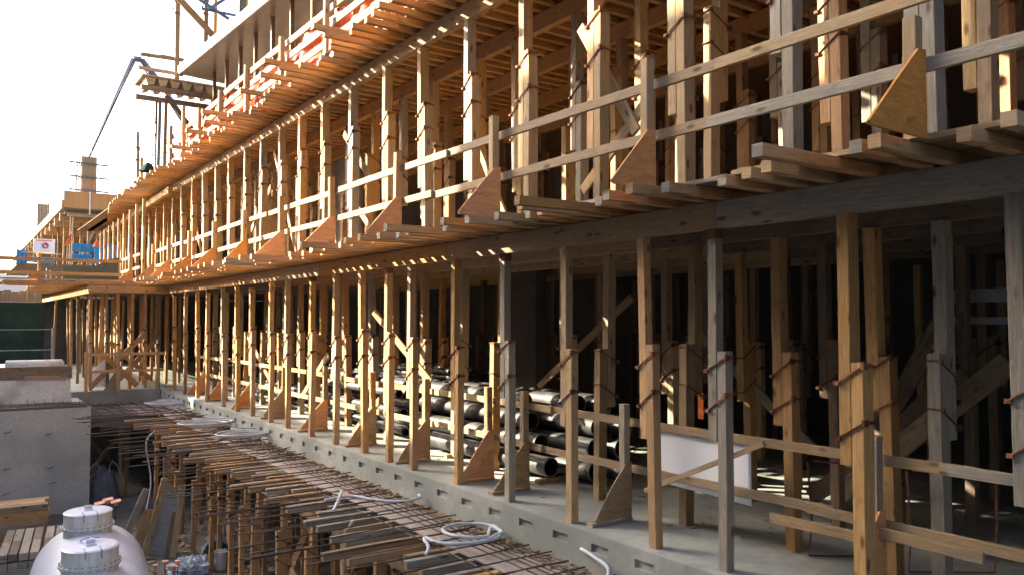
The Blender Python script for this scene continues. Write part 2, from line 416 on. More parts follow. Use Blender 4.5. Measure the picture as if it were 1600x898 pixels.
# plywood decks (one plate per storey, starts behind the edge shores)
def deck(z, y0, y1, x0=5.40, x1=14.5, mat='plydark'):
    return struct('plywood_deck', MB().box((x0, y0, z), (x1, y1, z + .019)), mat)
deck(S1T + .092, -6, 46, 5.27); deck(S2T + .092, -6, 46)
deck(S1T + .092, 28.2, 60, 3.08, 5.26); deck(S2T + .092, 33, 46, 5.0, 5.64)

# ================================================================== SHORES
_clamps = {}
def clamp_mesh(sx, sy, ax):
    """rod loop round a pair of posts with its wedge blocks, origin at the centre of the pair"""
    key = (sx, sy, ax)
    if key in _clamps: return _clamps[key]
    hx, hy = (sx / 2 + .010, sy + .010) if ax == 'y' else (sx + .010, sy / 2 + .010)
    mb = MB(); tl = .075
    def z(px, py): return -tl * (py / hy) if ax == 'y' else -tl * (px / hx)
    cs = [(-hx, -hy), (hx, -hy), (hx, hy), (-hx, hy)]; pts = []
    for i in range(4):
        a, b_ = cs[i], cs[(i + 1) % 4]
        for k in range(4):
            tt = .06 + .88 * k / 3; px, py = a[0] + (b_[0] - a[0]) * tt, a[1] + (b_[1] - a[1]) * tt
            pts.append((px, py, z(px, py)))
    mb.tube(pts, .0075, 6, closed=True)
    if ax == 'y':
        mb.box((-hx - .022, -hy - .016, tl - .03), (-hx + .035, -hy + .008, tl + .022)); mb.box((-hx - .010, -hy - .026, tl - .012), (.02, -hy - .012, tl + .010))
        mb.box((-hx - .02, hy - .03, -tl - .014), (-hx + .012, hy + .012, -tl + .014))
    else:
        mb.box((-hx - .012, -hy - .02, tl - .014), (-hx + .02, -hy + .01, tl + .014)); mb.box((hx - .03, -hy - .022, -tl - .03), (hx + .022, -hy + .01, -tl + .022))
    _clamps[key] = mb.mesh('clamp', 'rust', smooth=False)
    return _clamps[key]

def shore(x, y, z0, z1, lap0, lap1, mat, label, group, sx=.09, sy=.09, ax='y', sgn=-1, parts=True, mat2=None, head=False, lean=.028, base=True):
    """two timbers clamped past each other: upper from lap0 up to z1, lower from z0 to lap1"""
    r_ = empty('timber_shore', (x, y, z0), label, 'shore', group)
    lx, ly = rnd.uniform(-lean, lean), rnd.uniform(-lean, lean)
    H = z1 - z0
    def P(dx, dy, z):     # local point with the lean; the head stays put
        k = 1 - (z - z0) / H
        return (dx + lx * k, dy + ly * k, z - z0)
    ddx, ddy = (0, sgn * (sy + .003)) if ax == 'y' else (sgn * (sx + .003), 0)
    MB().beam(P(0, 0, lap0), P(0, 0, z1), sx, sy, (0, 1, 0), bow=.004).build('upper_post', mat, r_)
    MB().beam(P(ddx, ddy, z0 + .001), P(ddx, ddy, lap1), sx, sy, (0, 1, 0), bow=.004).build('lower_post', mat2 or mat, r_)
    if parts:
        for zc in (lap1 - .12, lap1 - .50):
            c = bpy.data.objects.new('clamp', clamp_mesh(sx, sy, ax)); COL.objects.link(c); c.parent = r_
            q = P(ddx / 2, ddy / 2, zc + rnd.uniform(-.05, .05)); c.location = q
            c.rotation_euler = (rnd.uniform(-.08, .08), rnd.uniform(-.05, .05), 0 if sgn < 0 else math.pi)
    if head:
        MB().box((-.06, -.06, H - .09), (-.048, .06, H - .002)).box((-.05, -.062, H - .09), (.05, -.05, H - .002)).build('head_bracket', 'rust', r_)
    return r_

# front row of the slab storey, positions read off the photograph
y1 = [2.42, 3.63, 4.96, 5.89, 7.14, 8.37, 9.6, 10.92, 11.71, 12.75, 13.88, 15.06, 16.49, 17.53, 18.97, 20.17, 21.44, 22.93, 24.14, 25.55, 27.1]
m1 = ['grey', 'new', 'grey', 'new', 'tan', 'grey', 'new', 'tan', 'new', 'new', 'tan', 'new', 'tan', 'new', 'tan', 'new', 'grey', 'new', 'new', 'tan', 'new']
for i, (y, m_) in enumerate(zip(y1, m1)):
    la = f"{LOOK[m_]} clamped shore at the slab edge, {ordn(i+1)} from the near end"
    shore(5.72, y, L1, S1B, 1.12 + rnd.uniform(-.2, .2), 1.97 + (rnd.uniform(-.05, .05) if i < 6 else rnd.uniform(-.14, .14)), m_, la, 'front shores on the concrete slab', head=(i % 3 == 2), sx=.14 if i == 1 else .10, sy=.10)
# rows behind
ROWX = [6.85, 8.05, 9.35, 10.7, 12.1, 13.3]
ROWN = ['second', 'third', 'fourth', 'fifth', 'sixth', 'seventh']
y1b = [3.45, 4.08, 5.1, 6.2, 7.7, 8.55, 10.1, 11.3, 12.5, 13.7, 14.9, 16.1, 17.4, 18.7, 20, 21.3, 22.6, 23.9, 25.2, 26.5]
for ri, rx in enumerate(ROWX[:5]):
    ylist = y1b if ri == 0 else [2.4 + 1.25 * k + rnd.uniform(-.12, .12) + .4 * ri for k in range(20 if ri < 3 else 11)]
    for i, y in enumerate(ylist):
        if ri == 1 and 8.0 < y < 11.3 or ri in (0,) and False: continue
        if ri in (1, 2) and 11.2 < y < 13.2: continue
        m_ = (pick('new', 3, 'tan', 3, 'grey', 2, 'dark', 2) if ri < 2 else pick('tan', 1, 'dark', 5)) if ri else ['grey', 'new', 'new', 'tan', 'tan', 'tan', 'new', 'grey', 'tan', 'tan'][i % 10]  # deep rows get dark fir, putting interior shade into the colour
        la = f"{LOOK[m_]} shore on the slab, {ordn(i+1)} from the near end of the {ROWN[ri]} row"
        ax = 'x' if rnd.random() < .5 else 'y'
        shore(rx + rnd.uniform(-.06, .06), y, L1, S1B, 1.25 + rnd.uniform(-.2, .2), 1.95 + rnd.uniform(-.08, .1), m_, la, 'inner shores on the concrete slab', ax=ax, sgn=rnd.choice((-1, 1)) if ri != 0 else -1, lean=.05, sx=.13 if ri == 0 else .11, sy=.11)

# upper storey
y2 = [3.1, 4.26, 5.48, 6.68, 8.02, 9.34, 10.7, 11.92, 13.31, 14.65, 15.89, 17.12, 18.42, 19.68, 21.1, 22.35, 23.74, 25.0, 26.4]
m2 = ['grey', 'grey', 'tan', 'new', 'tan', 'grey', 'tan', 'tan', 'grey', 'tan', 'new', 'tan', 'grey', 'tan', 'new', 'tan', 'tan', 'new', 'tan']
for i, (y, m_) in enumerate(zip(y2, m2)):
    la = f"{LOOK[m_]} double shore behind the upper guardrail, {ordn(i+1)} from the near end"
    shore(5.78, y, L2, S2B, 4.35 + rnd.uniform(-.25, .25), 5.62 + rnd.uniform(-.12, .15), m_, la, 'front shores of the upper storey', sx=.14, sy=.11, mat2=pick(m_, 3, 'tan', 1))
for ri, rx in enumerate(ROWX[:5]):
    n_ = 20 if ri < 2 else 12
    for i in range(n_):
        y = 2.0 + 1.27 * i + rnd.uniform(-.1, .1) + .25 * ri
        m_ = pick('new', 2, 'tan', 4, 'grey', 3) if ri < 2 else pick('tan', 2, 'dark', 4)  # rows further in take dark fir as painted shade
        la = f"{LOOK[m_]} upper deck shore, {ordn(i+1)} from the near end of the {ROWN[ri]} row"
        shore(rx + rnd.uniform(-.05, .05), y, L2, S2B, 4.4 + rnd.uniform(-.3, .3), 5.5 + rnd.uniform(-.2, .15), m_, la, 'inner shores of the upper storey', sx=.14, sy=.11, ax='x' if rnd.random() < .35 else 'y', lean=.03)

# beams carrying the joists
def beams(x, zb, zt, y0, y1_, first, name, grp, matf, breaks):
    br = [y0] + [b_ for b_ in breaks if y0 < b_ < y1_] + [y1_]
    for i in range(len(br) - 1):
        m_ = matf[i % len(matf)]
        stick('timber_beam', (x, br[i] + .004, (zb + zt) / 2 - .001), (x, br[i + 1] - .004, (zb + zt) / 2 - .001), .11, zt - zb - .004, m_,
              f"{LOOK[m_]} beam, {ordn(i+1)} length from near end, {name}", 'beam', grp, seg=4, bow=.002)
beams(5.72, S1B, S1T, -1, 27.6, 0, 'over the slab edge shores', 'beams over the slab edge shores', ['grey', 'tan', 'new', 'tan', 'new', 'new'], [4.9, 9.8, 14.6, 19.5, 24])
beams(5.78, S2B, S2T, -1, 27.6, 0, 'over the upper front shores', 'beams over the upper front shores', ['tan', 'new', 'tan', 'new', 'tan'], [4.2, 9.1, 14.0, 19.2, 24])
for ri, rx in enumerate(ROWX[:4]):
    beams(rx, S1B, S1T, 0, 27.6, 0, f"over the {ROWN[ri]} slab row", 'inner beams over the slab shores', ['dark', 'tan', 'new'], [7, 14, 21])
    beams(rx, S2B, S2T, 0, 27.6, 0, f"over the {ROWN[ri]} upper row", 'inner beams over the upper shores', ['tan', 'red', 'new'], [6.5, 13.5, 21])

# joists
def joist_row(zb, ys_ends, inner, cat_lab, grp, h=.089, wd=.089, mats=('new', 5, 'tan', 3, 'grey', 1, 'red', 3)):
    for i, (y, xe) in enumerate(ys_ends):
        m_ = pick(*mats)
        stick('deck_joist', (xe, y, zb + h / 2 + .001), (inner + rnd.uniform(-.3, .3), y + rnd.uniform(-.03, .03), zb + h / 2 + .001), wd, h, m_,
              f"{LOOK[m_]} joist under the {cat_lab}, {ordn(i+1)} from the near end", 'joist', grp, bow=.004, endmat=pick('grey', 2, m_, 1))
spec2 = [(1.7, 5.0), (2.05, 4.8), (2.38, 4.98), (2.80, 4.72), (2.96, 4.77), (3.39, 4.33), (3.72, 4.85), (3.97, 4.94), (4.30, 5.05), (4.81, 4.93), (5.03, 4.72), (5.43, 4.81), (5.75, 5.0), (6.15, 4.33), (6.38, 4.53),
         (6.62, 4.95), (6.9, 5.0), (7.2, 4.8), (7.62, 4.68), (7.95, 4.55), (8.12, 4.7), (8.5, 4.9), (8.91, 4.3), (9.2, 4.75)]
y = 9.5
while y < 28.0:
    spec2.append((y, rnd.choice((4.25, 4.55, 4.7, 4.8, 4.9, 5.0)) + rnd.uniform(-.08, .08))); y += rnd.uniform(.24, .36)
joist_row(S1T, spec2, 8.2, 'upper guardrail', 'joists overhanging from the upper deck')
spec3 = []; y = 5.0
while y < 33.0:
    xe = 4.95 + rnd.uniform(-.16, .16)
    if rnd.random() < .12: xe -= .45
    if y > 25: xe = 4.75 + rnd.uniform(-.1, .1)
    spec3.append((y, xe)); y += rnd.uniform(.25, .34)
spec3[:0] = []
joist_row(S2T, spec3, 11.3, 'top guardrail', 'joists overhanging from the top deck', mats=('new', 4, 'tan', 2, 'red', 5))
# inner joists of the ceiling nearer the camera, seen between the shores
for i in range(18):
    y = -.6 + i * .31
    m_ = pick('tan', 3, 'red', 3, 'dark', 2)
    stick('ceiling_joist', (5.3, y, S2T + .046), (11.5, y, S2T + .046), .089, .089, m_, f"{LOOK[m_]} ceiling joist above the upper storey, {ordn(i+1)} from the near end", 'joist', 'near ceiling joists')
for i in range(12):
    y = 3.2 + i * .9
    m_ = pick('tan', 3, 'dark', 3)
    stick('ceiling_joist', (8.3, y, S1T + .046), (12.5, y + rnd.uniform(-.04, .04), S1T + .046), .089, .089, m_, f"{LOOK[m_]} joist in the slab storey ceiling, {ordn(i+1)} from the near end", 'joist', 'slab storey ceiling joists')
# a loose plank lying on the overhang near the camera
stick('loose_plank', (5.28, 1.2, S1T + .115), (5.28, 4.3, S1T + .115), .24, .04, 'tan', 'long tan plank lying flat on the nearest overhanging joists', 'plank')
stick('loose_plank', (5.36, 4.5, S1T + .115), (5.36, 6.6, S1T + .115), .2, .04, 'grey', 'grey plank lying flat on joists behind the second upper gusset', 'plank')
stick('loose_plank', (5.4, 6.9, S1T + .112), (5.4, 9.4, S1T + .112), .2, .035, 'grey', 'grey plank lying flat on joists behind the third upper gusset', 'plank')

# ------------------------------------------------------------------ guardrails
m, t, b = new_mat('plain_white_sheet'); M['sheet'] = m
b.inputs['Base Color'].default_value = (0.84, 0.86, 0.90, 1); b.inputs['Roughness'].default_value = 0.4
def gusset_post(x, y, z0, hp, label, grp, mat, plymat='ply', wfoot=.5, hg=.52, sill=True, name='guardrail_post'):
    wfoot *= rnd.uniform(.94, 1.08); hg *= rnd.uniform(.95, 1.1); nip = rnd.uniform(0, .03)
    r_ = empty(name, (x, y, z0), label, 'guardrail post', grp)
    MB().beam((0, 0, .001 + (.045 if sill else 0)), (rnd.uniform(-.01, .01), rnd.uniform(-.01, .01), hp), .089, .089, (0, 1, 0)).build('post', mat, r_)
    zz = .045 if sill else .0
    gp = MB().prism([(-wfoot + nip, -.048, zz + .003), (.045, -.048, zz + .003), (.045, -.048, hg + .05), (-.02 - nip, -.048, hg + .05 - nip * .4), (-wfoot * .52, -.048, zz + .045 + hg * .51 + rnd.uniform(-.004, .004)), (-wfoot - .0, -.048, zz + .03)], (0, -.018, 0)).build('gusset_plate', plymat, r_)
    nh = MB()
    for q in ((.01, .1), (.01, .25), (.0, hg - .02), (.02, .4), (-wfoot * .3, .09), (-wfoot * .65, .08)): nh.lathe([(.001, .0005), (.006, .0005), (.006, -.004)], (q[0], -.0665, q[1] + zz * .5), 6, (0, -1, 0))
    nh.build('nail_heads', 'rust', gp)
    if sill: MB().beam((-wfoot - .04, -.01, .021), (.06, -.01, .021), .1, .04).build('foot_board', mat, r_)
    return r_
yg2 = [2.75, 5.2, 7.7, 10.2, 12.6, 15.1, 17.5, 20.0, 22.5, 25.0, 27.3]
for i, y in enumerate(yg2):
    m_ = 'tan' if i < 3 else pick('new', 2, 'tan', 1)
    gusset_post(5.1, y, S1T + .092, 1.19 if i else .80, f"upper guardrail post with orange plywood gusset, {ordn(i+1)} from the near end", 'posts of the upper guardrail', m_, wfoot=.52 if i else .62, hg=.5, sill=False)
def rail_run(x, zt, ybr, mats, where, grp, h=.089, th=.038, sag=.0, zo=None):
    for i in range(len(ybr) - 1):
        m_ = mats[i % len(mats)]
        dz = 0 if zo is None else zo[i % len(zo)]
        xo = x + (i % 2) * (th + .003)
        stick('guard_rail', (xo, ybr[i], zt - h / 2 + dz), (xo, ybr[i + 1] + .25, zt - h / 2 + rnd.uniform(-.02, .02)), th, h, m_, f"{LOOK[m_]} rail board, {ordn(i+1)} from the near end, {where}", 'rail', grp, seg=5, bow=.012)
rail_run(5.17, 4.44, [.2, 4.2, 8.9, 12.7, 16.2, 19.9, 23.6, 27.0], ['tan', 'tan', 'tan', 'new', 'tan', 'new', 'tan'], 'top line of upper guardrail', 'upper guardrail boards', h=.095)
rail_run(5.17, 3.97, [.2, 4.3, 9.3, 12.9, 16.5, 20.1, 23.8, 27.0], ['grey', 'tan', 'tan', 'tan', 'new', 'tan', 'new'], 'lower line of upper guardrail', 'upper guardrail boards', h=.095)
# slab guardrail set back behind the front shores
yg1 = [3.75, 6.75, 8.7, 9.55, 11.4, 13.4, 15.7, 18.2, 20.6, 23.0, 25.3]
g1m = ['grey', 'grey', 'tan', 'new', 'tan', 'new', 'tan', 'new', 'new', 'tan', 'new']
for i, y in enumerate(yg1):
    gusset_post(6.24, y, L1, 1.3, f"slab guardrail post with plywood gusset, {ordn(i+1)} from the near end", 'posts of the slab guardrail', g1m[i], plymat=['ply', 'plytan', 'plytan', 'ply'][i] if i < 4 else pick('ply', 2, 'plytan', 1), wfoot=.5, hg=.6)
rail_run(6.32, 1.14, [1.5, 3.0, 8.2, 11.0, 15.0, 19.0, 23.0, 26.5], ['grey', 'tan', 'tan', 'tan', 'new', 'tan', 'new'], 'top line of slab guardrail', 'slab guardrail boards')
rail_run(6.32, .62, [1.5, 4.2, 8.4, 11.0, 15.2, 19.0, 23.0, 26.5], ['tan', 'tan', 'tan', 'tan', 'tan', 'new', 'tan'], 'lower line of slab guardrail', 'slab guardrail boards')
stick('short_board', (6.22, 2.9, .86 - .35), (6.2, 3.72, .86 - .33), .038, .09, 'tan', 'short tan board nailed low on the nearest slab guardrail post', 'board')
stick('short_board', (6.2, 3.85, .45), (6.2, 4.75, .44), .038, .09, 'tan', 'short tan board below the lower slab rail beside the orange shore', 'board')
stick('diagonal_brace', (6.12, 6.3, .42), (6.12, 4.75, 1.12), .03, .05, 'tan', 'thin diagonal stick across the white sheet', 'brace')
# top guardrail
yg3 = [8.0, 10.5, 12.9, 15.2, 17.5, 19.6, 21.6, 23.4, 25.0, 27.0, 29.5]
for i, y in enumerate(yg3):
    m_ = pick('new', 1, 'tan', 1)
    r_ = empty('guardrail_post', (5.1, y, S2T + .092), f"tall timber post of the top guardrail, {ordn(i+1)} from the near end", 'guardrail post', 'posts of the top guardrail')
    MB().beam((0, 0, .001), (0, 0, [1.25, 1.3, 1.9, 1.0, 1.05, .98, 1.0, 1.45, 1.2, 1.1, 1.0][i]), .089, .089, (0, 1, 0)).build('post', m_, r_)
    MB().beam((.0, -.07, .02), (.0, -.07, .45), .089, .04, (0, 1, 0)).build('side_cleat', m_, r_)
for z, nm in ((7.12, 'lowest'), (7.42, 'middle'), (7.7, 'top')):
    rail_run(5.17, z, [6.5, 11.0, 15.3, 19.5, 23.5, 28.5], ['new', 'tan', 'new'], f"{nm} line of top guardrail", 'top guardrail boards', h=.125)
for i in range(16):
    y = 9.0 + i * .95 + rnd.uniform(-.3, .3); x = 5.45 + rnd.uniform(0, .5); z = L3 + .04 + .1 * (i % 3)
    m_ = pick('new', 2, 'tan', 2, 'red', 1)
    stick('loose_board', (x, y, z), (x + rnd.uniform(-.25, .25), y + rnd.uniform(1.2, 2.6), z + rnd.uniform(0, .5)), .04, .14, m_, f"{LOOK[m_]} board piled on the top deck behind the tarp, {ordn(i+1)} from the near end", 'board', 'boards piled on the top deck')
for i in range(7):
    y = 9.7 + i * 2.1
    m_ = pick('new', 2, 'tan', 2)
    stick('deck_joist', (4.45 + rnd.uniform(-.15, .2), y, S2T + .14), (6.6, y + .1, S2T + .14), .089, .089, m_, f"{LOOK[m_]} upper joist laid over the top overhang, {ordn(i+1)} from the near end", 'joist', 'upper joists laid over the top overhang')
def tarp(u, v):
    y = 9.3 + 15.2 * u; z = 6.80 + .80 * v
    return (5.30 + .05 * math.sin(y * 5 + v * 3) + .035 * math.sin(y * 11.3 + v * 6 + 1) + .04 * noise.noise(Vector((y, v * 2, 0))), y, z - .1 * v * math.sin(y * 1.3) ** 2 + .015 * math.sin(y * 9))
tag(MB().grid(tarp, 220, 10).build('tarp', 'coral', smooth=True), 'wrinkled coral orange tarp hung behind the top guardrail', 'tarp')

# ================================================================== TOP DECK AND ROOF FORM
ZS = 9.5
g = MB().prism([(5.30, 24.9, ZS), (5.72, 17.84, ZS), (6.55, 4.0, ZS), (14.4, 4.0, ZS), (14.4, 26.0, ZS), (6.94, 25.2, ZS)], (0, 0, .10))
o = empty('roof_form', (0, 0, 0), 'wide smooth roof form with a white edge above the top deck', 'formwork')
g.build('soffit_panel', 'soffit', o)
MB().prism([(5.30, 24.9, ZS - .012), (5.72, 17.84, ZS - .012), (6.55, 4.0, ZS - .012), (6.50, 4.0, ZS - .012), (5.67, 17.84, ZS - .012), (5.25, 24.93, ZS - .012)], (0, 0, .26)).build('white_edge', 'white', o)
tops = []
for ri, (rx, n0) in enumerate([(6.1, 12), (7.3, 12), (8.6, 6)]):
    for i in range(n0):
        y = 9.6 + 1.32 * i + .3 * ri
        m_ = pick('tan', 2, 'dark', 3, 'grey', 1)
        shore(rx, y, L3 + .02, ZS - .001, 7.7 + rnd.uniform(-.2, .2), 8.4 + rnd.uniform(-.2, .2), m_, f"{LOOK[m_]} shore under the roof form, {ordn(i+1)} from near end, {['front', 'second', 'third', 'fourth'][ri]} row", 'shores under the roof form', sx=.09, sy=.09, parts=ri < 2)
# coffered beam form hanging off the far end, on twin bearers
o = empty('beam_form', (4.4, 25.4, 9.2), 'lumpy beige board-faced beam form on twin timber bearers at the roof corner', 'formwork')
for k in range(9):
    x0 = .05 + k * .34
    MB().prism([(x0, 0, .22), (x0 + .30, 0, .22), (x0 + .24, 0, .02), (x0 + .07, 0, -.02)], (0, 1.1, 0)).build('coffer', 'beige', o)
MB().prism([(-.05, -.06, .222), (3.15, -.06, .222), (3.15, -.06, .27), (-.05, -.06, .27)], (0, 1.3, 0)).build('top_sheet', 'beige', o)
MB().beam((-.05, .05, -.10), (3.1, .05, -.10), .10, .14).build('bearer', 'dark', o)
MB().beam((-.2, .02, -.42), (2.9, .02, -.42), .10, .14).build('bearer', 'dark', o)
for k, x in enumerate((.45, .62, 1.55, 1.75, 2.5, 2.7)):
    stick('prop', (4.4 + x, 25.45, L3 + .02), (4.4 + x + .02, 25.45, 8.7), .09, .09, 'dark' if k % 2 else 'steel', f"slim dark prop under the beige beam form, {ordn(k+1)} from the open end", 'prop', 'props under the beam form', up=(0, 1, 0))
stick('diagonal_brace', (5.0, 25.3, 8.9), (6.3, 25.3, 7.4), .05, .12, 'dark', 'dark diagonal brace below the beige beam form', 'brace')
# rail boards and props standing in the sky above
stick('guard_rail', (4.35, 25.6, 10.12), (7.2, 24.9, 9.98), .04, .11, 'red', 'upper reddish rail board against the sky over the roof corner', 'rail')
stick('guard_rail', (5.0, 26.2, 10.35), (7.6, 26.0, 10.25), .04, .11, 'red', 'rear rail board against the sky over the roof corner', 'rail')
stick('guard_rail', (4.2, 25.0, 9.53), (5.4, 24.9, 9.50), .05, .1, 'red', 'short board poking over the beige beam form', 'board')
tag(MB().tube([(4.55, 25.5, 9.46), (4.55, 25.5, 10.3)], .012, 6).build('steel_rod', 'rebar'), 'thin upright rod beside the rail over the roof corner', 'rod')
shore(5.30, 25.5, 9.475, 13.8, 10.9, 11.9, 'red', 'tall reddish shore against the sky at the roof corner', 'shores above the roof form', sx=.13, sy=.13, head=False)
shore(5.52, 22.9, 9.605, 13.5, 10.5, 11.15, 'dark', 'dark clamped shore above the white roof edge beside the diagonal timber', 'shores above the roof form', sx=.11, sy=.1)
shore(5.75, 20.3, 9.605, 13.5, 10.3, 11.0, 'dark', 'dark shore above the roof edge behind the yellow steel prop', 'shores above the roof form', sx=.14, sy=.1)
stick('diagonal_brace', (4.75, 22.75, 10.98), (5.86, 22.75, 9.96), .07, .17, 'red', 'heavy diagonal timber against the sky above the roof edge', 'brace')
def steel_prop(x, y, z0, z1, la):
    r_ = empty('steel_prop', (x, y, z0), la, 'steel prop', 'steel props above the roof form')
    MB().lathe([(.03, 0), (.03, .35)], n=10).build('inner_tube', 'galv', r_)
    MB().lathe([(.001, .3), (.055, .3), (.055, .38), (.045, .38), (.045, z1 - z0)], n=12).build('outer_tube', 'yellow', r_)
    MB().box((-.08, -.08, 0), (.08, .08, .012)).build('base_plate', 'galv', r_)
    return r_
steel_prop(5.72, 22.6, 9.61, 13.2, 'orange steel prop above the white roof edge by the cross braces')
steel_prop(5.86, 20.2, 9.61, 13.2, 'thick yellow orange steel prop on a pale inner tube')
steel_prop(6.05, 20.2, 9.61, 13.2, 'thin yellow steel prop behind the thick yellow one')
tag(MB().beam((5.15, 22.5, 11.0), (6.0, 22.3, 10.5), .05, .08).build('steel_brace', 'steel'), 'blue grey steel brace sloping above the roof edge', 'brace')
tag(MB().beam((5.5, 22.4, 10.70), (6.15, 22.4, 11.3), .05, .08).build('steel_brace', 'steel'), 'blue grey steel brace crossing the other one above the roof', 'brace')
tag(MB().beam((5.30, 22.45, 10.69), (6.2, 22.35, 10.66), .05, .06).build('steel_brace', 'steel'), 'flat blue grey steel tie above the roof edge', 'brace')
# small things at the far end of the top deck
shore(4.95, 26.3, L3 + .02, 9.0, 7.9, 8.3, 'dark', 'dark post at the far end of the top deck', 'posts at the end of the top deck')
shore(4.8, 28.5, L3 + .02, 8.4, 7.5, 7.9, 'grey', 'short clamped post standing at the far tip of the top deck', 'posts at the end of the top deck')
def umb(u, v):
    a = v * 2 * math.pi; r_ = .27 * u * (1 + .06 * math.cos(a * 6))
    return (5.0 + r_ * math.cos(a), 27.8 + r_ * math.sin(a), 7.30 - .30 * u ** 1.6)
tag(MB().grid(umb, 6, 24, .004).build('green_cover', 'fence'), 'small dark green cover on the far top deck', 'cover')
# far stepped part of the top deck
for i in range(15):
    y = 33.2 + i * .6; xe = 4.75 + max(0, (y - 34)) * .13
    stick('deck_joist', (xe, y, S2T + .02), (8.5, y, S2T + .02), .089, .089, pick('new', 3, 'tan', 1), f"far top deck joist beyond the corner, {ordn(i+1)} from the near end", 'joist', 'far top deck joists')
stick('timber_beam', (5.7, 27.9, S2B + .1), (5.9, 45, S2B + .1), .12, .24, 'tan', 'far continuing beam under the top deck beyond the corner', 'beam')

# ================================================================== PIT FORMWORK
ZD = -.45
# narrow ply strip with dirt against the fascia
g = MB()
o = empty('ply_strip', (0, 0, 0), 'narrow cement-coated plywood strip along the slab foot', 'plywood strip')
yy = 2.0; k = 0
while yy < 24:
    y2_ = yy + 2.44
    MB().box((4.86 + .02 * (k % 2), yy + .003, ZD + .002 + .002 * (k % 2)), (5.20, y2_ - .003, ZD + .02 + .002 * (k % 2))).build('outer_sheet', 'plygrey', o)
    MB().box((5.206, yy + .05, ZD + .002), (XE - .002, y2_ + .04, ZD + .021)).build('inner_sheet', 'plygrey', o)
    yy = y2_; k += 1
MB().box((4.3, 24.4, ZD), (XE - .002, 28.2, ZD + .02)).build('end_sheet', 'plygrey', o)
# far landing covered by reinforcement
g = MB().box((2.9, 24.6, ZD - .25), (4.29, 31, ZD - .0)); tag(struct('far_landing', g, 'concdark'), 'dark landing floor beyond the concrete block', 'landing')
mess = [(5.9, 4.6), (6.3, 4.2), (6.62, 4.35), (6.95, 4.1), (7.25, 3.6), (7.45, 3.9), (7.78, 4.2), (8.11, 4.2), (8.35, 4.3), (8.61, 3.72), (9.0, 3.55), (9.3, 3.95), (9.55, 3.9), (9.9, 4.2), (10.2, 3.95), (10.54, 3.91), (10.85, 4.25), (11.09, 4.5), (11.5, 4.0), (11.8, 4.3), (12.2, 3.9)]
y = 12.5
while y < 23.8:
    mess.append((y, rnd.choice((3.8, 4.0, 4.2, 4.4)) + rnd.uniform(-.1, .1))); y += rnd.uniform(.22, .36)
for i, (y, xe) in enumerate(mess):
    m_ = pick('new', 2, 'tan', 4, 'grey', 3)
    sk = rnd.uniform(-.05, .05)
    stick('form_joist', (xe, y + sk, ZD - .045), (5.5, y, ZD - .045), .09, .088, m_, f"{LOOK[m_]} joist under the rebar beside the slab, {ordn(i+1)} from the near end", 'joist', 'joists of the pit formwork', bow=.006, endmat=pick('grey', 1, m_, 2))
for xx, nm in ((4.42, 'outer'), (5.25, 'inner')):
    br = [3, 7.4, 11.9, 16.2, 20, 24]
    for i in range(5):
        m_ = pick('new', 2, 'tan', 2)
        stick('timber_beam', (xx, br[i] + .01, ZD - .09 - .09), (xx, br[i + 1] - .01, ZD - .09 - .09), .09, .17, m_, f"{LOOK[m_]} {nm} beam under pit joists, {ordn(i+1)} length from the near end", 'beam', 'beams of the pit formwork')
for i, y in enumerate([6.2, 7.4, 8.5, 9.3, 10.35, 11.48, 12.78, 14.04, 14.79, 15.9, 17.2, 18.3, 19.9, 21.2, 22.7]):
    m_ = 'new'  # all fresh fir; its orange also stands for bounced sunlight
    shore(4.42, y, -2.9, ZD - .266, -1.9 + rnd.uniform(-.15, .15), -1.15 + rnd.uniform(-.15, .1), m_, f"{LOOK[m_]} pit shore under the outer beam, {ordn(i+1)} from the near end", 'outer pit shores', ax=rnd.choice('xy'))
for i, y in enumerate([6.8, 8.0, 9.2, 10.4, 11.6, 12.8, 14, 15.2, 16.4, 17.6, 18.8, 20, 21.2]):
    m_ = pick('new', 5, 'tan', 1)  # mostly orange fir, with warm bounced light put into the colour
    shore(5.25, y + rnd.uniform(-.1, .1), -2.9, ZD - .266, -1.9 + rnd.uniform(-.2, .2), -1.2 + rnd.uniform(-.2, .1), m_, f"{LOOK[m_]} clamped pit shore below the slab edge, {ordn(i+1)} from the near end", 'inner pit shores', ax=rnd.choice('xy'))
for i, y in enumerate([7.9, 9.8, 10.9, 12.1, 13.4, 15.3, 16.5, 17.7, 19.1, 20.6, 22.0]):  # orange fir here too, carrying the bounced warmth in its colour
    shore(4.62 + .1 * (i % 3), y, -2.9, ZD - .266 + .15, -1.9 + rnd.uniform(-.2, .2), -1.2 + rnd.uniform(-.2, .1), 'new', f"fresh orange extra pit shore between the outer ones, {ordn(i+1)} from the near end", 'extra pit shores between the outer ones', ax='y', lean=.12)
for i, y in enumerate([9, 10.6, 12.2, 13.8, 15.4, 17, 18.6, 20.2, 22, 24, 26]):
    shore(6.7, y, -2.9, -.421, -1.9, -1.2, 'tan', f"dim shore under the slab inside the pit, {ordn(i+1)} from the near end", 'dim pit shores under the slab', parts=False)
for i, (p0, p1, m_) in enumerate([((4.3, 9.9, -2.85), (4.6, 9.0, -1.3), 'new'), ((4.5, 12.3, -2.8), (4.5, 11.0, -1.5), 'tan'), ((4.35, 10.9, -2.3), (4.4, 12.4, -1.7), 'tan'), ((4.9, 8.6, -2.85), (4.6, 7.7, -1.4), 'new'), ((4.0, 8.9, -2.85), (4.35, 8.3, -1.6), 'new'), ((5.0, 14.6, -2.8), (5.0, 13.2, -1.2), 'red')]):
    stick('loose_timber', p0, p1, .05, .19, m_, f"{LOOK[m_]} timber leaning among the pit shores, {ordn(i+1)} from the camera side list", 'timber', 'timbers leaning among the pit shores')

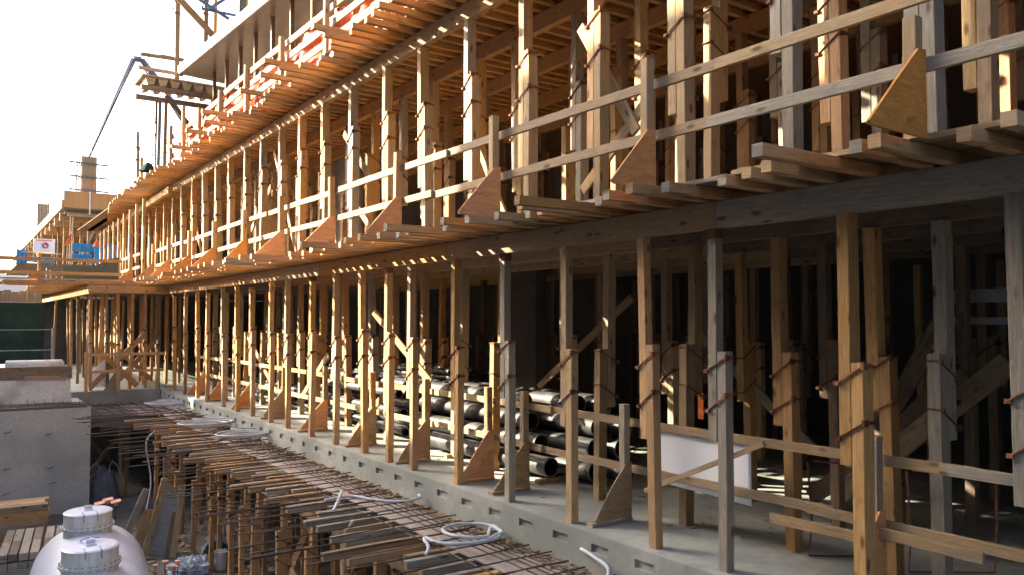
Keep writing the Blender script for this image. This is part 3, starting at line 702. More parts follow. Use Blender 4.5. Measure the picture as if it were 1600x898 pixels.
# reinforcement: cross bars sticking out to the left, long bars along the slab
def bar(p0, p1, r_, label, grp, sag=.0, n=5, name='rebar_rod'):
    p0, p1 = Vector(p0), Vector(p1); mid = (p0 + p1) / 2; pts = []
    jx = rnd.uniform(-.012, .012); jz = rnd.uniform(-.008, .012)
    for k in range(n + 1):
        t_ = k / n; q = p0.lerp(p1, t_); b_ = math.sin(t_ * math.pi)
        pts.append(q + Vector((0, jx * b_, (jz - sag) * b_)))
    return tag(MB().tube(pts, r_, 6).build(name, 'rebar', origin=tuple(mid), smooth=True), label, 'rebar', grp)
y = 5.35; i = 0
while y < 24.2:
    i += 1
    xo = 2.75 + rnd.uniform(-.22, .22) + (0.45 if y < 8 else 0) + (.3 if rnd.random() < .2 else 0)
    z = -.335 + rnd.uniform(-.015, .02)
    bar((xo, y + rnd.uniform(-.07, .07) + .03, z + rnd.uniform(-.05, .03)), (5.40 + rnd.uniform(-.12, .1), y, z + .03), .0085, f"thin rebar sticking out over the pit, {ordn(i)} from the near end", 'cross bars over the pit formwork')
    if rnd.random() < .25:
        i += 1
        bar((xo + rnd.uniform(-.3, .3), y + .06, z), (5.2, y + rnd.uniform(-.1, .2), z + .022), .0085, f"thin rebar sticking out over the pit, {ordn(i)} from the near end", 'cross bars over the pit formwork')
    y += rnd.uniform(.24, .38)
for i, (x, z) in enumerate([(4.97, -.36), (5.07, -.36), (5.12, -.345), (5.18, -.36), (5.22, -.345), (5.34, -.362), (4.62, -.362)]):
    yy = 4.2 + rnd.uniform(0, 1)
    for s in range(3):
        bar((x + rnd.uniform(-.03, .03), yy, z), (x + rnd.uniform(-.05, .05), yy + 6.9, z), .0085, f"long rebar laid beside the slab foot, strand {ordn(i+1)}, length {ordn(s+1)}", 'long bars along the slab foot', n=8)
        yy += 6.4
# jumble of short bars further off
for i in range(60):
    x = rnd.uniform(4.5, 5.45); y = rnd.uniform(14.5, 24); a = rnd.uniform(-1, 1); l = rnd.uniform(.4, 1.1)
    bar((x, y, -.36 + rnd.uniform(0, .08)), (min(5.5, x + l * math.cos(a)), y + l * math.sin(a), -.36 + rnd.uniform(0, .12)), .008, 'short loose bar in the far jumble of rebar beside the slab', 'short bars in the far rebar jumble', n=2)
for i in range(14):
    bar((3.2 + .0 * i, 25 + i * .4, ZD + .03), (5.4, 25.1 + i * .4, ZD + .03), .012, 'bar of the far rebar mat on the landing', 'bars of the far rebar mat', n=2)
for i in range(8):
    bar((3.1 + i * .3, 24.8, ZD + .055), (3.2 + i * .3, 30.6, ZD + .055), .012, 'lengthwise bar of the far rebar mat on the landing', 'lengthwise bars of the far rebar mat', n=2)

# crumbs and chips along the fascia foot
vs = MB()
for k in range(2600):
    y = rnd.uniform(4.5, 24); x = XE - .02 - abs(rnd.gauss(0, .10)); z = ZD + .022 + max(0, .05 - (XE - x) * .25) * rnd.random()
    s = rnd.uniform(.004, .012) if rnd.random() < .75 else rnd.uniform(.015, .035); a = rnd.uniform(0, 3.1)
    d = Vector((math.cos(a), math.sin(a), rnd.uniform(-.3, .3))) * s * 1.6; e = Vector((-math.sin(a), math.cos(a), rnd.uniform(-.2, .4))) * s * .7
    c = Vector((x, y, z)); vs.prism([c - d - e, c + d - e * .6, c + d * .7 + e, c - d * .8 + e], (0, 0, s * .6), mi=k % 2)
tag(vs.build('debris', ['crumb', 'tan']), kind='stuff', label='crumbs of wood and concrete along the slab foot')
# dust bank
def bank(u, v):
    y = 4.5 + 20 * v; x = XE - .002 - .22 * u
    return (x, y, ZD + .019 + (1 - u) ** 1.5 * .07 * (.35 + noise.noise(Vector((y * 2.1, u, 0)))) + .006 * noise.noise(Vector((y * 20, u * 8, 1))))
tag(MB().grid(bank, 10, 400).build('dust_bank', 'crumb', smooth=True), kind='stuff', label='low bank of dust against the slab foot')
vs = MB()
for k in range(900):
    a_, b_ = rnd.uniform(3.0, 8.5), rnd.uniform(7, 22)
    s = rnd.uniform(.008, .05); a = rnd.uniform(0, 3.1)
    if rnd.random() < .75: c = Vector((rnd.uniform(3.2, 5.5), b_, -2.86))
    else: c = Vector((rnd.uniform(6, 13), rnd.uniform(3, 14), .006)); s *= .5
    d = Vector((math.cos(a), math.sin(a), 0)) * s * 2; e = Vector((-math.sin(a), math.cos(a), .1)) * s * .8
    vs.prism([c - d - e, c + d - e * .6, c + d * .7 + e, c - d * .8 + e], (0, 0, s * .5))
tag(vs.build('wood_chips', 'tan'), kind='stuff', label='scattered wood chips on the pit floor and slab')

# hoses
def hose(pts, r_, label, grp=None, sub=6):
    P = [Vector(p) for p in pts]; out = []
    for i in range(len(P) - 1):
        a, b_, c, d = P[max(i - 1, 0)], P[i], P[i + 1], P[min(i + 2, len(P) - 1)]
        for k in range(sub):
            t_ = k / sub
            out.append(.5 * ((2 * b_) + (c - a) * t_ + (2 * a - 5 * b_ + 4 * c - d) * t_ ** 2 + (3 * b_ - a - 3 * c + d) * t_ ** 3))
    out.append(P[-1])
    return tag(MB().tube(out, r_, 10).build('hose', 'hose', smooth=True), label, 'hose', grp)
def ringpts(cx, cy, rx, ry, z, turns, n=14, a0=0, drift=.0, wob=.02):
    return [(cx + (rx + drift * k / n) * math.cos(a0 + 2 * math.pi * k / n) + rnd.uniform(-wob, wob), cy + (ry + drift * k / n) * math.sin(a0 + 2 * math.pi * k / n) + rnd.uniform(-wob, wob), z + .03 * (k / n) + rnd.uniform(0, .01)) for k in range(int(n * turns) + 1)]
HZ = -.30
hose([(4.3, 7.85, -.33), (4.42, 8.0, HZ), (4.55, 8.35, HZ)] + ringpts(5.02, 8.22, .46, .42, HZ, 1.0, a0=2.9)[0:9] + ringpts(5.12, 8.2, .33, .36, HZ + .02, 1.0, a0=-1.6), .021, 'white grey hose coiled in two rings nearest the camera')
hose([(4.35, 10.9, -.30), (4.75, 10.95, HZ), (4.95, 10.5, HZ), (5.2, 10.2, HZ), (5.45, 10.15, -.27), (5.5, 10.25, -.25)], .022, 'single grey hose lying across the plywood strip')
hose([(4.25, 10.35, -.34), (4.5, 10.75, -.27), (4.75, 11.25, -.28)], .024, 'short thick grey hose crossing the single hose')
for c_i, (cx, cy, nm) in enumerate([(5.22, 17.6, 'nearer'), (4.95, 19.9, 'middle'), (5.2, 25.3, 'farthest')]):
    hose(ringpts(cx, cy, .42, .30, HZ + .03, 3.3, drift=.08, wob=.03) + [(cx + .5, cy + .3, HZ + .06)], .02, f"{nm} flattened coil of white hose on the far formwork")
hose([(5.3, 6.0, -.30), (5.45, 6.15, -.24), (5.5, 6.45, -.20), (5.35, 6.1, -.3), (5.2, 5.5, -.33)][0:3] + [(5.56, 6.7, -.2)], .02, 'end of white hose at the slab foot near the camera')
hose([(4.25, 10.5, -2.7), (4.3, 10.2, -1.6), (4.25, 9.9, -.6), (4.3, 9.8, -.35)], .018, 'pale blue hose hanging between the pit shores')
hose([(3.55, 19.3, -2.0), (3.72, 19.7, -1.4), (3.66, 20.0, -.6), (3.9, 20.3, -.35)], .016, 'white hose hanging beside the farthest pit shores')
def capm(x, y, z, la, grp='orange rebar caps on upright bars', h=.6):
    r_ = empty('capped_bar', (x, y, z - h), la, 'rebar cap', grp)
    MB().tube([(0, 0, 0), (0, 0, h)], .009, 6).build('bar', 'rebar', r_)
    MB().lathe([(.001, h - .07), (.022, h - .07), (.026, h), (.052, h + .01), (.052, h + .022), (.001, h + .028)], n=14).build('cap', 'cap', r_, smooth=False)
    return r_
for i, (x, y, z, hh, la) in enumerate([(2.75, 20.2, -1.9, 1.0, 'pale orange square rebar cap, first of three behind the tank'), (2.95, 20.4, -1.88, 1.02, 'pale orange square rebar cap, middle of three behind the tank'), (3.08, 20.2, -1.9, 1.0, 'pale orange square rebar cap, last of three behind the tank')]):
    r_ = empty('capped_bar', (x, y, z - hh), la, 'rebar cap', 'rebar caps behind the tank')
    MB().tube([(0, 0, 0), (0, 0, hh)], .01, 6).build('bar', 'rebar', r_)
    MB().prism([(-.11, -.1, hh), (.1, -.11, hh + .03), (.11, .1, hh + .05), (-.1, .11, hh + .02)], (0, 0, .014)).build('square_cap', 'cap', r_)
    MB().lathe([(.03, hh - .07), (.035, hh + .02)], n=10).build('collar', 'cap', r_)
for i, (x, y, z) in enumerate([(3.10, 15.9, -2.25), (3.28, 15.95, -2.22), (3.40, 15.7, -2.28), (3.33, 15.5, -2.2), (3.49, 15.9, -2.24)]):
    capm(x, y, z, f"orange mushroom rebar cap beside the tank, {ordn(i+1)} from the tank")
r_ = empty('capped_bar', (5.02, 11.6, ZD + .02), 'small orange cap standing among bars on the plywood strip', 'rebar cap')
MB().lathe([(.001, 0), (.035, 0), (.035, .012), (.02, .02), (.018, .07), (.03, .075), (.03, .09), (.001, .092)], n=12).build('cap', 'cap', r_)

# ================================================================== PIT: TANK, BLOCK, LUMBER
tank = empty('tank', (1.88, 14.5, -2.9), 'big white storage tank with two bolted round manways', 'tank')
ax = Vector((.109, .994, 0)).normalized(); Rt = 0.95
prof = []
for k in range(13):
    a = k / 12 * math.pi / 2; prof.append((max(.002, Rt * math.cos(a)), 2.0 + 1.0 * math.sin(a)))
prof = [(.002, -5.0), (Rt * .7, -4.8), (Rt, -4.2)] + [(Rt, -4.2 + 6.2 * k / 8) for k in range(1, 8)] + prof
MB().lathe(prof, (0, 0, .49), 64, ax).build('shell', 'tank', tank, smooth=True)
for (x, y, nm) in ((2.01, 16.08, 'far'), (1.74, 13.6, 'near')):
    lx, ly = x - 1.88, y - 14.5
    mw = MB().lathe([(.385, 1.25), (.385, 1.50), (.43, 1.50), (.43, 1.515), (.43, 1.53), (.385, 1.53), (.385, 1.735), (.395, 1.74), (.395, 1.755)], (lx, ly, 0), 48)
    o = mw.build('manway', 'riser', tank)
    bme = MB().lathe([(.001, 1.475), (.012, 1.475), (.012, 1.55), (.001, 1.555)], (0, 0, 0), 6).mesh('bolt', 'galv')
    for k in range(26):
        a = 2 * math.pi * k / 26
        bo = bpy.data.objects.new('bolt', bme); COL.objects.link(bo); bo.parent = o; bo.location = (lx + .408 * math.cos(a), ly + .408 * math.sin(a), 0)
    ld = MB().lathe([(.394, 1.756), (.36, 1.775), (.10, 1.785), (.001, 1.785)], (lx, ly, 0), 48).build('lid', 'lid', tank, smooth=False)
    MB().box((lx - .07, ly - .10, 1.787), (lx + .07, ly + .10, 1.80)).box((lx - .06, ly - .02, 1.80), (lx + .06, ly + .02, 1.86)).build('handle', 'lid', ld)
    MB().beam((lx - .11, ly - .2, 1.78), (lx - .11, ly - .41, 1.77), .02, .02).beam((lx - .11, ly - .405, 1.78), (lx - .11, ly - .405, 1.66), .02, .02).beam((lx + .1, ly - .2, 1.78), (lx + .1, ly - .41, 1.77), .02, .02).beam((lx + .1, ly - .405, 1.78), (lx + .1, ly - .405, 1.66), .02, .02).build('latch', 'galv', ld)
MB().grid(lambda u, v: (1.74 - 1.88 - .12 + .28 * u, 13.75 - 14.5 + .07 * v, 1.80 + .05 * math.sin(u * 3.1) + .012 * math.sin(u * 15)), 12, 3, .004).build('blue_strap', 'bluetape', tank)

blk = empty('concrete_block', (1.0, 24.4, -2.9), 'large grey cast concrete wall block behind the tank', 'concrete wall')
MB().box((-6, 0, 0), (2.07, 3.0, 1.42)).build('lower_lift', 'concblock', blk)
MB().box((-6, .004, 1.424), (2.07, 3.0, 2.79)).build('upper_lift', 'concblock', blk)
for i in range(9):
    x = -.9 + (i % 3) * 1.0 + rnd.uniform(-.1, .1); z = [.75, 1.25, 2.2][i // 3] + rnd.uniform(-.1, .1)
    MB().tube([(x, .01, z), (x + .03, -.05, z), (x + .16, -.07, z + .04)], .009, 6).build('form_tie', 'rebar', blk)
MB().grid(lambda u, v: (-5 + 7.05 * u, .02 + 1.55 * v, 2.80 + .03 * noise.noise(Vector((u * 60, v * 12, 4)))), 120, 16).build('ledge_dark_sheet', 'dirt', blk)  # uneven dark sheet laid over the ledge top
MB().beam((-5, .03, 2.83), (1.95, .03, 2.82), .05, .07).build('ledge_strip', 'dark', blk)
par = empty('parapet_wall', (1.0, 26, -.1), 'pale wrapped parapet wall with a timber cap above the concrete block', 'parapet')
MB().grid(lambda u, v: (-5 + 6.74 * u, .0 + .02 * math.sin(u * 40) + .015 * noise.noise(Vector((u * 30, v * 3, 0))), .02 + .66 * v), 60, 8).build('wrap', 'parapet', par)
MB().box((-5, .04, 0), (1.72, .5, .68)).build('core', 'parapet', par)
MB().beam((-5, .06, .86), (1.75, .06, .86), .16, .34).build('timber_cap', 'dark', par)
MB().beam((.6, -.04, .74), (1.6, -.04, .70), .03, .10).build('cap_strip', 'tan', par)
bar((-2, 24.55, -.02), (3.05, 24.5, -.04), .012, 'rusty bar lying along the top of the concrete block', None)
for i in range(18):
    x = -.4 + i * .2; bar((x, 24.45, -.1), (x + rnd.uniform(-.05, .05), 24.6 + rnd.uniform(0, .3), .06 + rnd.uniform(0, .12)), .008, 'short bent starter bar on top of the concrete block', 'starter bars on the concrete block', n=2)
tag(MB().tube([(1.2, 26.9, .98), (2.55, 26.6, .97), (2.62, 26.6, .96)], [.11, .13, .06], 14).build('white_roll', 'parapet', smooth=True), 'cream white roll lying on the parapet in front of the green screen', 'roll')
fe = empty('screen_fence', (0, 30, .9), 'dark green screen fence hung on boards behind the parapet', 'fence')
MB().grid(lambda u, v: (-5 + 7.36 * u, .03 * math.sin(u * 34 + v * 2) + .03 * noise.noise(Vector((u * 20, v * 5, 0))), -.05 + 1.93 * v), 80, 10, .004).build('green_screen', 'fence', fe, smooth=True)
MB().tube([(-5, -.06, 1.92), (2.36, -.06, 1.90)], .018, 6).build('top_rope', 'galv', fe)
fb = MB()
for k in range(34): fb.box((-5 + k * .215, .12, .0), (-5 + k * .215 + .205, .15, 2.24 + .03 * (k % 3)))
fb.build('board_wall', 'grey', fe)
for i, x in enumerate((2.45, 0.6)):
    r_ = empty('rail_post', (x - .05, 27.5, .55), f"rusty pipe rail post on the parapet, {ordn(i+1)} from the pit side", 'post', 'pipe rail posts on the parapet')
    MB().tube([(0, 0, -.1), (0, 0, 1.45)], .045, 8).build('pipe', 'grey', r_)
for i, z in enumerate((1.35, 1.95)):
    tag(MB().tube([(-5, 27.45, z), (2.4, 27.4, z)], .012, 6).build('rail_cable', 'galv'), f"{'lower' if i == 0 else 'upper'} thin cable rail in front of the green screen", 'cable', 'cable rails by the green screen')

def lumber(name, ox, oy, oz, nx, nz, w_, h_, L, alongy, label, mats, gap=.004, skew=0.0, grp=None):
    """stack: every timber is a thing"""
    c_, s_ = math.cos(skew), math.sin(skew)
    n = 0
    for k in range(nz):
        for i in range(nx):
            n += 1
            a0 = rnd.uniform(-.06, .06)
            def T(a, b_, z): return (ox + a * c_ - b_ * s_, oy + a * s_ + b_ * c_, oz + z)
            p = (i + .5) * (w_ + gap); z = (k + .5) * (h_ + .002) + .001
            q0, q1 = (T(p, a0, z), T(p, L + a0, z)) if alongy(k) else (T(a0, p, z), T(L + a0, p, z))
            m_ = pick(*mats)
            stick('lumber', q0, q1, w_, h_, m_, f"{LOOK[m_]} {label}, course {ordn(k+1)}, piece {ordn(i+1)}", 'lumber', grp, seg=2)
lumber('a', .15, 20.9, -2.9, 3, 7, .28, .145, 1.65, lambda k: False, 'thick board in the stack beside the concrete block', ('new', 2, 'tan', 2, 'grey', 1), skew=-.05, grp='thick boards stacked beside the concrete block')
lumber('b', .75, 17.4, -2.9, 6, 1, .20, .10, 2.3, lambda k: True, 'bearer under the grey timber pile', ('tan', 1, 'grey', 1), skew=-.12, grp='bearers under the grey timber pile')
lumber('c', .72, 17.5, -2.79, 9, 4, .15, .14, 1.0, lambda k: k % 2 == 1, 'timber in the pile left of the tank', ('grey', 3, 'tan', 1), gap=.012, skew=-.12, grp='timbers piled left of the tank')
for i, (dx, dy) in enumerate([(0, 0), (.16, 0), (.33, 0), (.5, 0), (.7, 0), (.88, 0), (1.08, 0), (0, 1.02), (.16, 1.02), (.33, 1.02), (.5, 1.02), (.7, 1.02), (.88, 1.02), (1.08, 1.02)]):
    q = (.72 + dx + .12 * dy + .08, 17.5 + dy - .12 * dx, -2.13)
    stick('lumber', q, (q[0] + .12, q[1] + .98, q[2] + .002), .145, .13, 'dark' if i % 3 == 1 else 'grey', f"weathered timber laid on top of the pile beside the tank, piece {ordn(i+1)}", 'lumber', 'top timbers on the pile beside the tank', seg=2)

# boards leaning in the pit, each its own thing
def lean(p0, p1, wd, th, m_, la, up=(1, 0, .0)):
    return stick('leaning_board', p0, p1, wd, th, m_, la, 'board', 'boards leaning beside the pit shores', up=up)
lean((3.06, 19.2, -2.6), (3.52, 19.1, -1.45), .05, .13, 'grey', 'grey timber leaning leftmost beside the pit shores', up=(1, 0, 0))
lean((3.28, 19.15, -2.86), (3.60, 19.05, -1.9), .03, .22, 'red', 'reddish board leaning behind the pale post', up=(1, 0, 0))
lean((3.45, 18.85, -2.88), (3.84, 18.85, -1.22), .09, .12, 'tan', 'square tan post leaning in front of the cement-coated sheet', up=(1, 0, 0))
g = MB().prism([(3.50, 19.0, -2.80), (3.86, 18.75, -2.89), (4.16, 18.95, -1.75), (3.80, 19.2, -1.40)], (.02, .02, 0)); tag(g.build('plywood_sheet', 'plyconc'), 'large cement-coated plywood sheet leaning against the pit shores', 'plywood')
g = MB().prism([(3.66, 19.15, -2.80), (3.98, 18.95, -2.89), (4.26, 19.12, -1.66), (3.86, 19.35, -1.30)], (.02, .02, 0)); tag(g.build('plywood_sheet', 'plytan'), 'second plywood sheet leaning just behind the cement-coated one', 'plywood')
lean((3.95, 18.5, -2.88), (4.20, 18.8, -1.40), .05, .13, 'tan', 'tan board leaning rightmost against the plywood sheets')
lean((3.84, 18.55, -2.88), (4.02, 18.7, -1.95), .04, .09, 'dark', 'short brown board leaning between the sheets')
bk = empty('bucket', (4.62, 17.2, -2.9), 'white plastic bucket with rubble in the pit', 'bucket')
MB().lathe([(.001, 0), (.125, 0), (.145, .33), (.155, .33), (.155, .30), (.160, .30), (.160, .37), (.150, .37), (.145, .34), (.13, .26), (.001, .27)], n=28).build('pail', 'bucket', bk, smooth=False)
MB().tube([(.158 * math.cos(a / 8 * math.pi), .158 * math.sin(a / 8 * math.pi) * .4 - .08, .33 - .12 * math.sin(a / 8 * math.pi)) for a in range(9)], .004, 5).build('handle', 'galv', bk)
def blob(cx, cy, cz, rx, ry, rz, seed, amp=.3, fold=9):
    def f(u, v):
        a = u * 2 * math.pi; p = (v) * math.pi * .5 + .001
        d = Vector((math.cos(a) * math.sin(p), math.sin(a) * math.sin(p), math.cos(p)))
        k = 1 + amp * noise.noise(d * 2.2 + Vector((seed, 0, 0))) + amp * .5 * noise.noise(d * fold + Vector((0, seed, 0)))
        k += amp * .35 * abs(noise.noise(d * fold * 1.7 + Vector((seed, seed, 2))))
        return (cx + d.x * rx * k, cy + d.y * ry * k, cz + d.z * rz * k)
    return MB().grid(f, 56, 26)
tag(blob(4.05, 17.35, -2.9, .42, .35, .26, 3, .5).build('plastic_heap', 'clear'), 'crumpled clear plastic heap on the pit floor beside the caps', 'plastic sheet')
tag(blob(4.9, 18.4, -2.9, .3, .3, .42, 8, .4).build('plastic_heap', 'clear'), 'clear plastic bundle behind the white bucket', 'plastic sheet')
tag(blob(4.75, 18.0, -2.9, .28, .25, .32, 5, .3).build('rubbish_bag', 'black'), 'black rubbish bag beside the white bucket', 'bag')
bg_ = empty('bulk_bag', (3.52, 25.3, -2.9), 'grey woven bulk bag with loop handles in the dark pit', 'bulk bag')
blob(0, 0, 0, .42, .36, .95, 2, .14).build('sack', 'bag', bg_, smooth=True)
for s in (-1, 1):
    MB().tube([(s * .28 - .16, -.15, .75), (s * .24 - .1, -.2, 1.05), (s * .2, -.22, 1.16), (s * .24 + .1, -.2, 1.03), (s * .28 + .14, -.15, .75)], .022, 6, flat=.4).build('handle', 'bucket', bg_)
for i, (p0, p1) in enumerate([((3.75, 30, -1.8), (4.9, 30, -3.0)), ((3.7, 29.6, -2.8), (4.9, 29.6, -1.2))]):
    stick('diagonal_brace', p0, p1, .05, .14, 'dark', f"dim diagonal brace in the dark pit, {ordn(i+1)} behind the bulk bag", 'brace', 'braces in the dark pit')
for i, (x, y) in enumerate([(4.24, 26.2), (4.05, 25.9), (4.6, 28), (3.5, 29.5)]):
    stick('timber_post', (x, y, -2.9), (x, y, -.72), .1, .1, 'tan', f"dim timber post in the dark pit, {ordn(i+1)} behind the bulk bag", 'post', 'posts in the dark pit', up=(0, 1, 0))

# ================================================================== PIPES, SHEET AND OTHER THINGS ON THE SLAB
def pipe(p0, p1, ro, wl, label, grp, n=20):
    p0, p1 = Vector(p0), Vector(p1); d = (p1 - p0); L = d.length; mid = (p0 + p1) / 2; h = L / 2
    mb = MB()
    mb.lathe([(ro, -h), (ro, h)], (0, 0, 0), n, d, 0)
    mb.lathe([(ro - wl, h), (ro - wl, -h)], (0, 0, 0), n, d, 0)
    mb.lathe([(ro - wl, -h), (ro, -h)], (0, 0, 0), n, d, 1); mb.lathe([(ro, h), (ro - wl, h)], (0, 0, 0), n, d, 1)
    me = mb.mesh('pipe', ['pipe', 'piperim'])
    me.polygons.foreach_set('use_smooth', [m_ == 0 for m_ in mb.mi])
    o = bpy.data.objects.new('pipe', me); COL.objects.link(o); o.location = mid
    return tag(o, label, 'pipe', grp)
# large pipes
bigs = [(6.85, .20, 8.9, 12.2), (7.15, .20, 8.3, 12.4), (7.46, .20, 8.0, 12.3), (7.78, .20, 8.5, 12.5), (8.1, .20, 9.2, 12.4),
        (6.98, .47, 9.3, 12.9), (7.30, .47, 8.5, 12.6), (7.62, .47, 8.3, 12.4), (7.94, .47, 8.8, 12.5),
        (7.10, .74, 9.7, 13.0), (7.45, .74, 8.6, 12.5), (7.78, .74, 8.4, 12.8), (7.2, 1.0, 10.0, 13.2), (7.60, 1.0, 9.2, 12.8), (7.92, 1.0, 9.0, 12.8)]
for i, (x, z, ya, yb) in enumerate(bigs):
    pipe((x, ya, z), (x - .05 + rnd.uniform(-.06, .06), yb, z + rnd.uniform(-.01, .01)), .133, .012, f"large black pipe in the nearer stack, {ordn(i+1)} counting up from the slab side", 'large black pipes stacked on the slab', 28)
stick('dunnage', (6.6, 8.9, .03), (8.3, 8.9, .03), .09, .058, 'tan', 'flat timber under the near ends of the large black pipes', 'timber')
stick('dunnage', (6.6, 11.4, .03), (8.3, 11.4, .03), .09, .058, 'tan', 'flat timber under the far ends of the large black pipes', 'timber')
n = 0
for k in range(11):
    for j in range(9):
        x = 7.6 + j * .125 + (k % 2) * .062 ; z = .12 + k * .112
        if j < 2 and k > 6: continue
        n += 1
        pipe((x, 13.3 + rnd.uniform(-.12, .12), z), (x - .1, 17.0, z + .0), .057, .006, f"slim black pipe, course {ordn(k+1)} from the floor, {ordn(j+1)} from the slab edge", 'slim black pipes in the tall stack', 14)
n = 0
for k in range(6):
    for j in range(4):
        n += 1
        x = 6.95 + j * .19 + (k % 2) * .09; z = .16 + k * .17
        yl = 13.4 + rnd.uniform(-.8, .5)
        pipe((x + rnd.uniform(-.05, .05), yl, z + rnd.uniform(0, .02)), (x - rnd.uniform(-.1, .2), yl + rnd.uniform(3.2, 5.5), z + rnd.uniform(-.02, .06)), .083, .009, f"medium black pipe, course {ordn(k+1)} from the floor, {ordn(j+1)} from slab edge", 'medium black pipes in the messy pile', 16)
for k in range(12):
    x = 6.75 + rnd.uniform(0, .7); y = 17.4 + rnd.uniform(0, 3.5); z = .12 + .11 * (k % 5)
    pipe((x, y, z), (x + rnd.uniform(-.25, .25), y + 3.0, z + rnd.uniform(-.04, .1)), .065, .008, 'black pipe in the far messy pile beyond the tall stack', 'far messy pile of black pipes', 14)
for k, (x, y, z) in enumerate([(6.9, 13.4, .16), (6.95, 13.1, .36), (7.6, 12.95, .52)]):
    pipe((x, y, z), (x + .25, y + .22, z - .03), .09, .01, f"short black elbow piece before the pipe pile, {ordn(k+1)} from the floor", 'short pipe pieces', 16)

def sh(u, v):
    y = 5.12 + 1.40 * u; return (6.385 + .008 * math.sin(y * 9) + .012 * v * math.sin(u * 7), y, 1.09 - (.60 + .05 * (1 - u)) * v)
tag(MB().grid(sh, 30, 12, .004).build('white_sheet', 'sheet', smooth=True), 'white plastic sheet hung behind the slab guardrail', 'plastic sheet')
tag(MB().box((7.02, 6.28, 1.12), (7.03, 6.36, 1.42)).build('orange_mark', 'orange'), 'bright orange strip on a shore behind the white sheet', 'marker')
for k, (x, y) in enumerate([(6.7, 4.7), (7.0, 3.9)]):
    tag(MB().tube([(x, y, .9), (x + .02, y - .02, .35), (x + .0, y, .02), (x + .6, y - .45, .02), (x + .62, y - .47, .5), (x + .62, y - .47, .85), (x + .1, y, .9)], .011, 6).build('bent_bar', 'rust'), f"{'first' if k == 0 else 'second'} rusty bent bar frame standing on the slab", 'bent bar', 'rusty bent bar frames')
tag(MB().lathe([(.001, 0), (.16, 0), (.17, .42), (.001, .42)], (8.6, 5.0, 0), 20).build('drum', 'dark'), 'dim brown drum between the inner shores', 'drum')
for i, (p0, p1, wd, m_) in enumerate([((8.2, 5.35, .30), (8.2, 3.55, 1.85), .22, 'dark'), ((8.45, 5.3, .55), (8.45, 4.1, 1.75), .2, 'dark'), ((8.6, 6.0, .1), (8.7, 4.2, 1.5), .2, 'dark'), ((8.7, 5.2, .9), (8.8, 4.5, 2.2), .2, 'dark'), ((9.0, 8.2, 2.1), (9.2, 6.4, .6), .14, 'grey'), ((8.2, 11.0, 1.1), (8.5, 9.0, 2.6), .12, 'tan')]):
    stick('diagonal_timber', p0, p1, .045, wd, m_, f"{LOOK[m_]} leaning timber deep in the slab storey, {ordn(i+1)} from the near end", 'timber', 'timbers leaning deep in the slab storey', up=(0, .3, 1))
for i, (p0, p1, m_) in enumerate([((6.3, 13.5, 2.4), (6.6, 11.9, 1.2), 'new'), ((6.5, 18.0, .3), (6.6, 16.4, 1.5), 'tan'), ((6.4, 21.5, 1.8), (6.5, 19.5, .5), 'new'), ((6.4, 14.6, .05), (6.35, 13.0, 1.0), 'tan')]):
    stick('diagonal_brace', p0, p1, .04, .13, m_, f"{LOOK[m_]} diagonal brace behind the slab guardrail, {ordn(i+1)} listed inward", 'brace', 'braces behind the slab guardrail', up=(0, .3, 1))
# upper storey braces
for i, (p0, p1, m_) in enumerate([((5.93, 7.12, 5.66), (5.93, 6.20, 4.25), 'tan'), ((5.98, 6.05, 4.6), (5.98, 7.15, 3.75), 'tan'), ((5.95, 14.1, 5.75), (5.95, 12.9, 4.7), 'new'), ((6.0, 12.6, 3.6), (6.0, 13.9, 4.5), 'tan'),
                                  ((5.95, 16.6, 3.6), (6.1, 18.6, 6.2), 'tan'), ((6.0, 21.2, 3.6), (6.1, 22.6, 6.2), 'tan'), ((5.95, 19.9, 4.4), (5.95, 18.2, 5.4), 'new'), ((5.95, 24.2, 3.6), (5.95, 25.6, 5.3), 'new'), ((6.4, 9.3, 3.6), (6.6, 10.6, 5.2), 'tan')]):
    stick('diagonal_brace', p0, p1, .04, .13, m_, f"{LOOK[m_]} diagonal brace between upper storey shores, {ordn(i+1)} in the list inward", 'brace', 'braces between upper storey shores', up=(0, .3, 1))
tag(MB().box((5.66, 9.20, S1B - .12), (5.78, 9.32, S1B - .004)).build('blue_tape', 'bluetape') , 'blue tape wrapped round a slab shore head', 'tape') if False else None
tag(blob(5.78, 19.68, 6.18, .08, .06, .2, 4, .2).build('blue_wrap', 'bluedark'), 'dark blue wrap at the head of an upper shore', 'wrap')
tag(blob(7.35, 3.15, 2.95, .07, .06, .11, 4, .3).build('blue_wrap', 'bluedark'), 'dark blue wrap at the head of a near inner shore', 'wrap')
tag(MB().box((9.5, 4.1, 2.2), (9.62, 4.75, 2.28)).box((9.5, 4.1, 2.45), (9.62, 4.75, 2.6)).build('light_fitting', 'galv'), 'pale metal bracket high inside the slab storey', 'bracket')

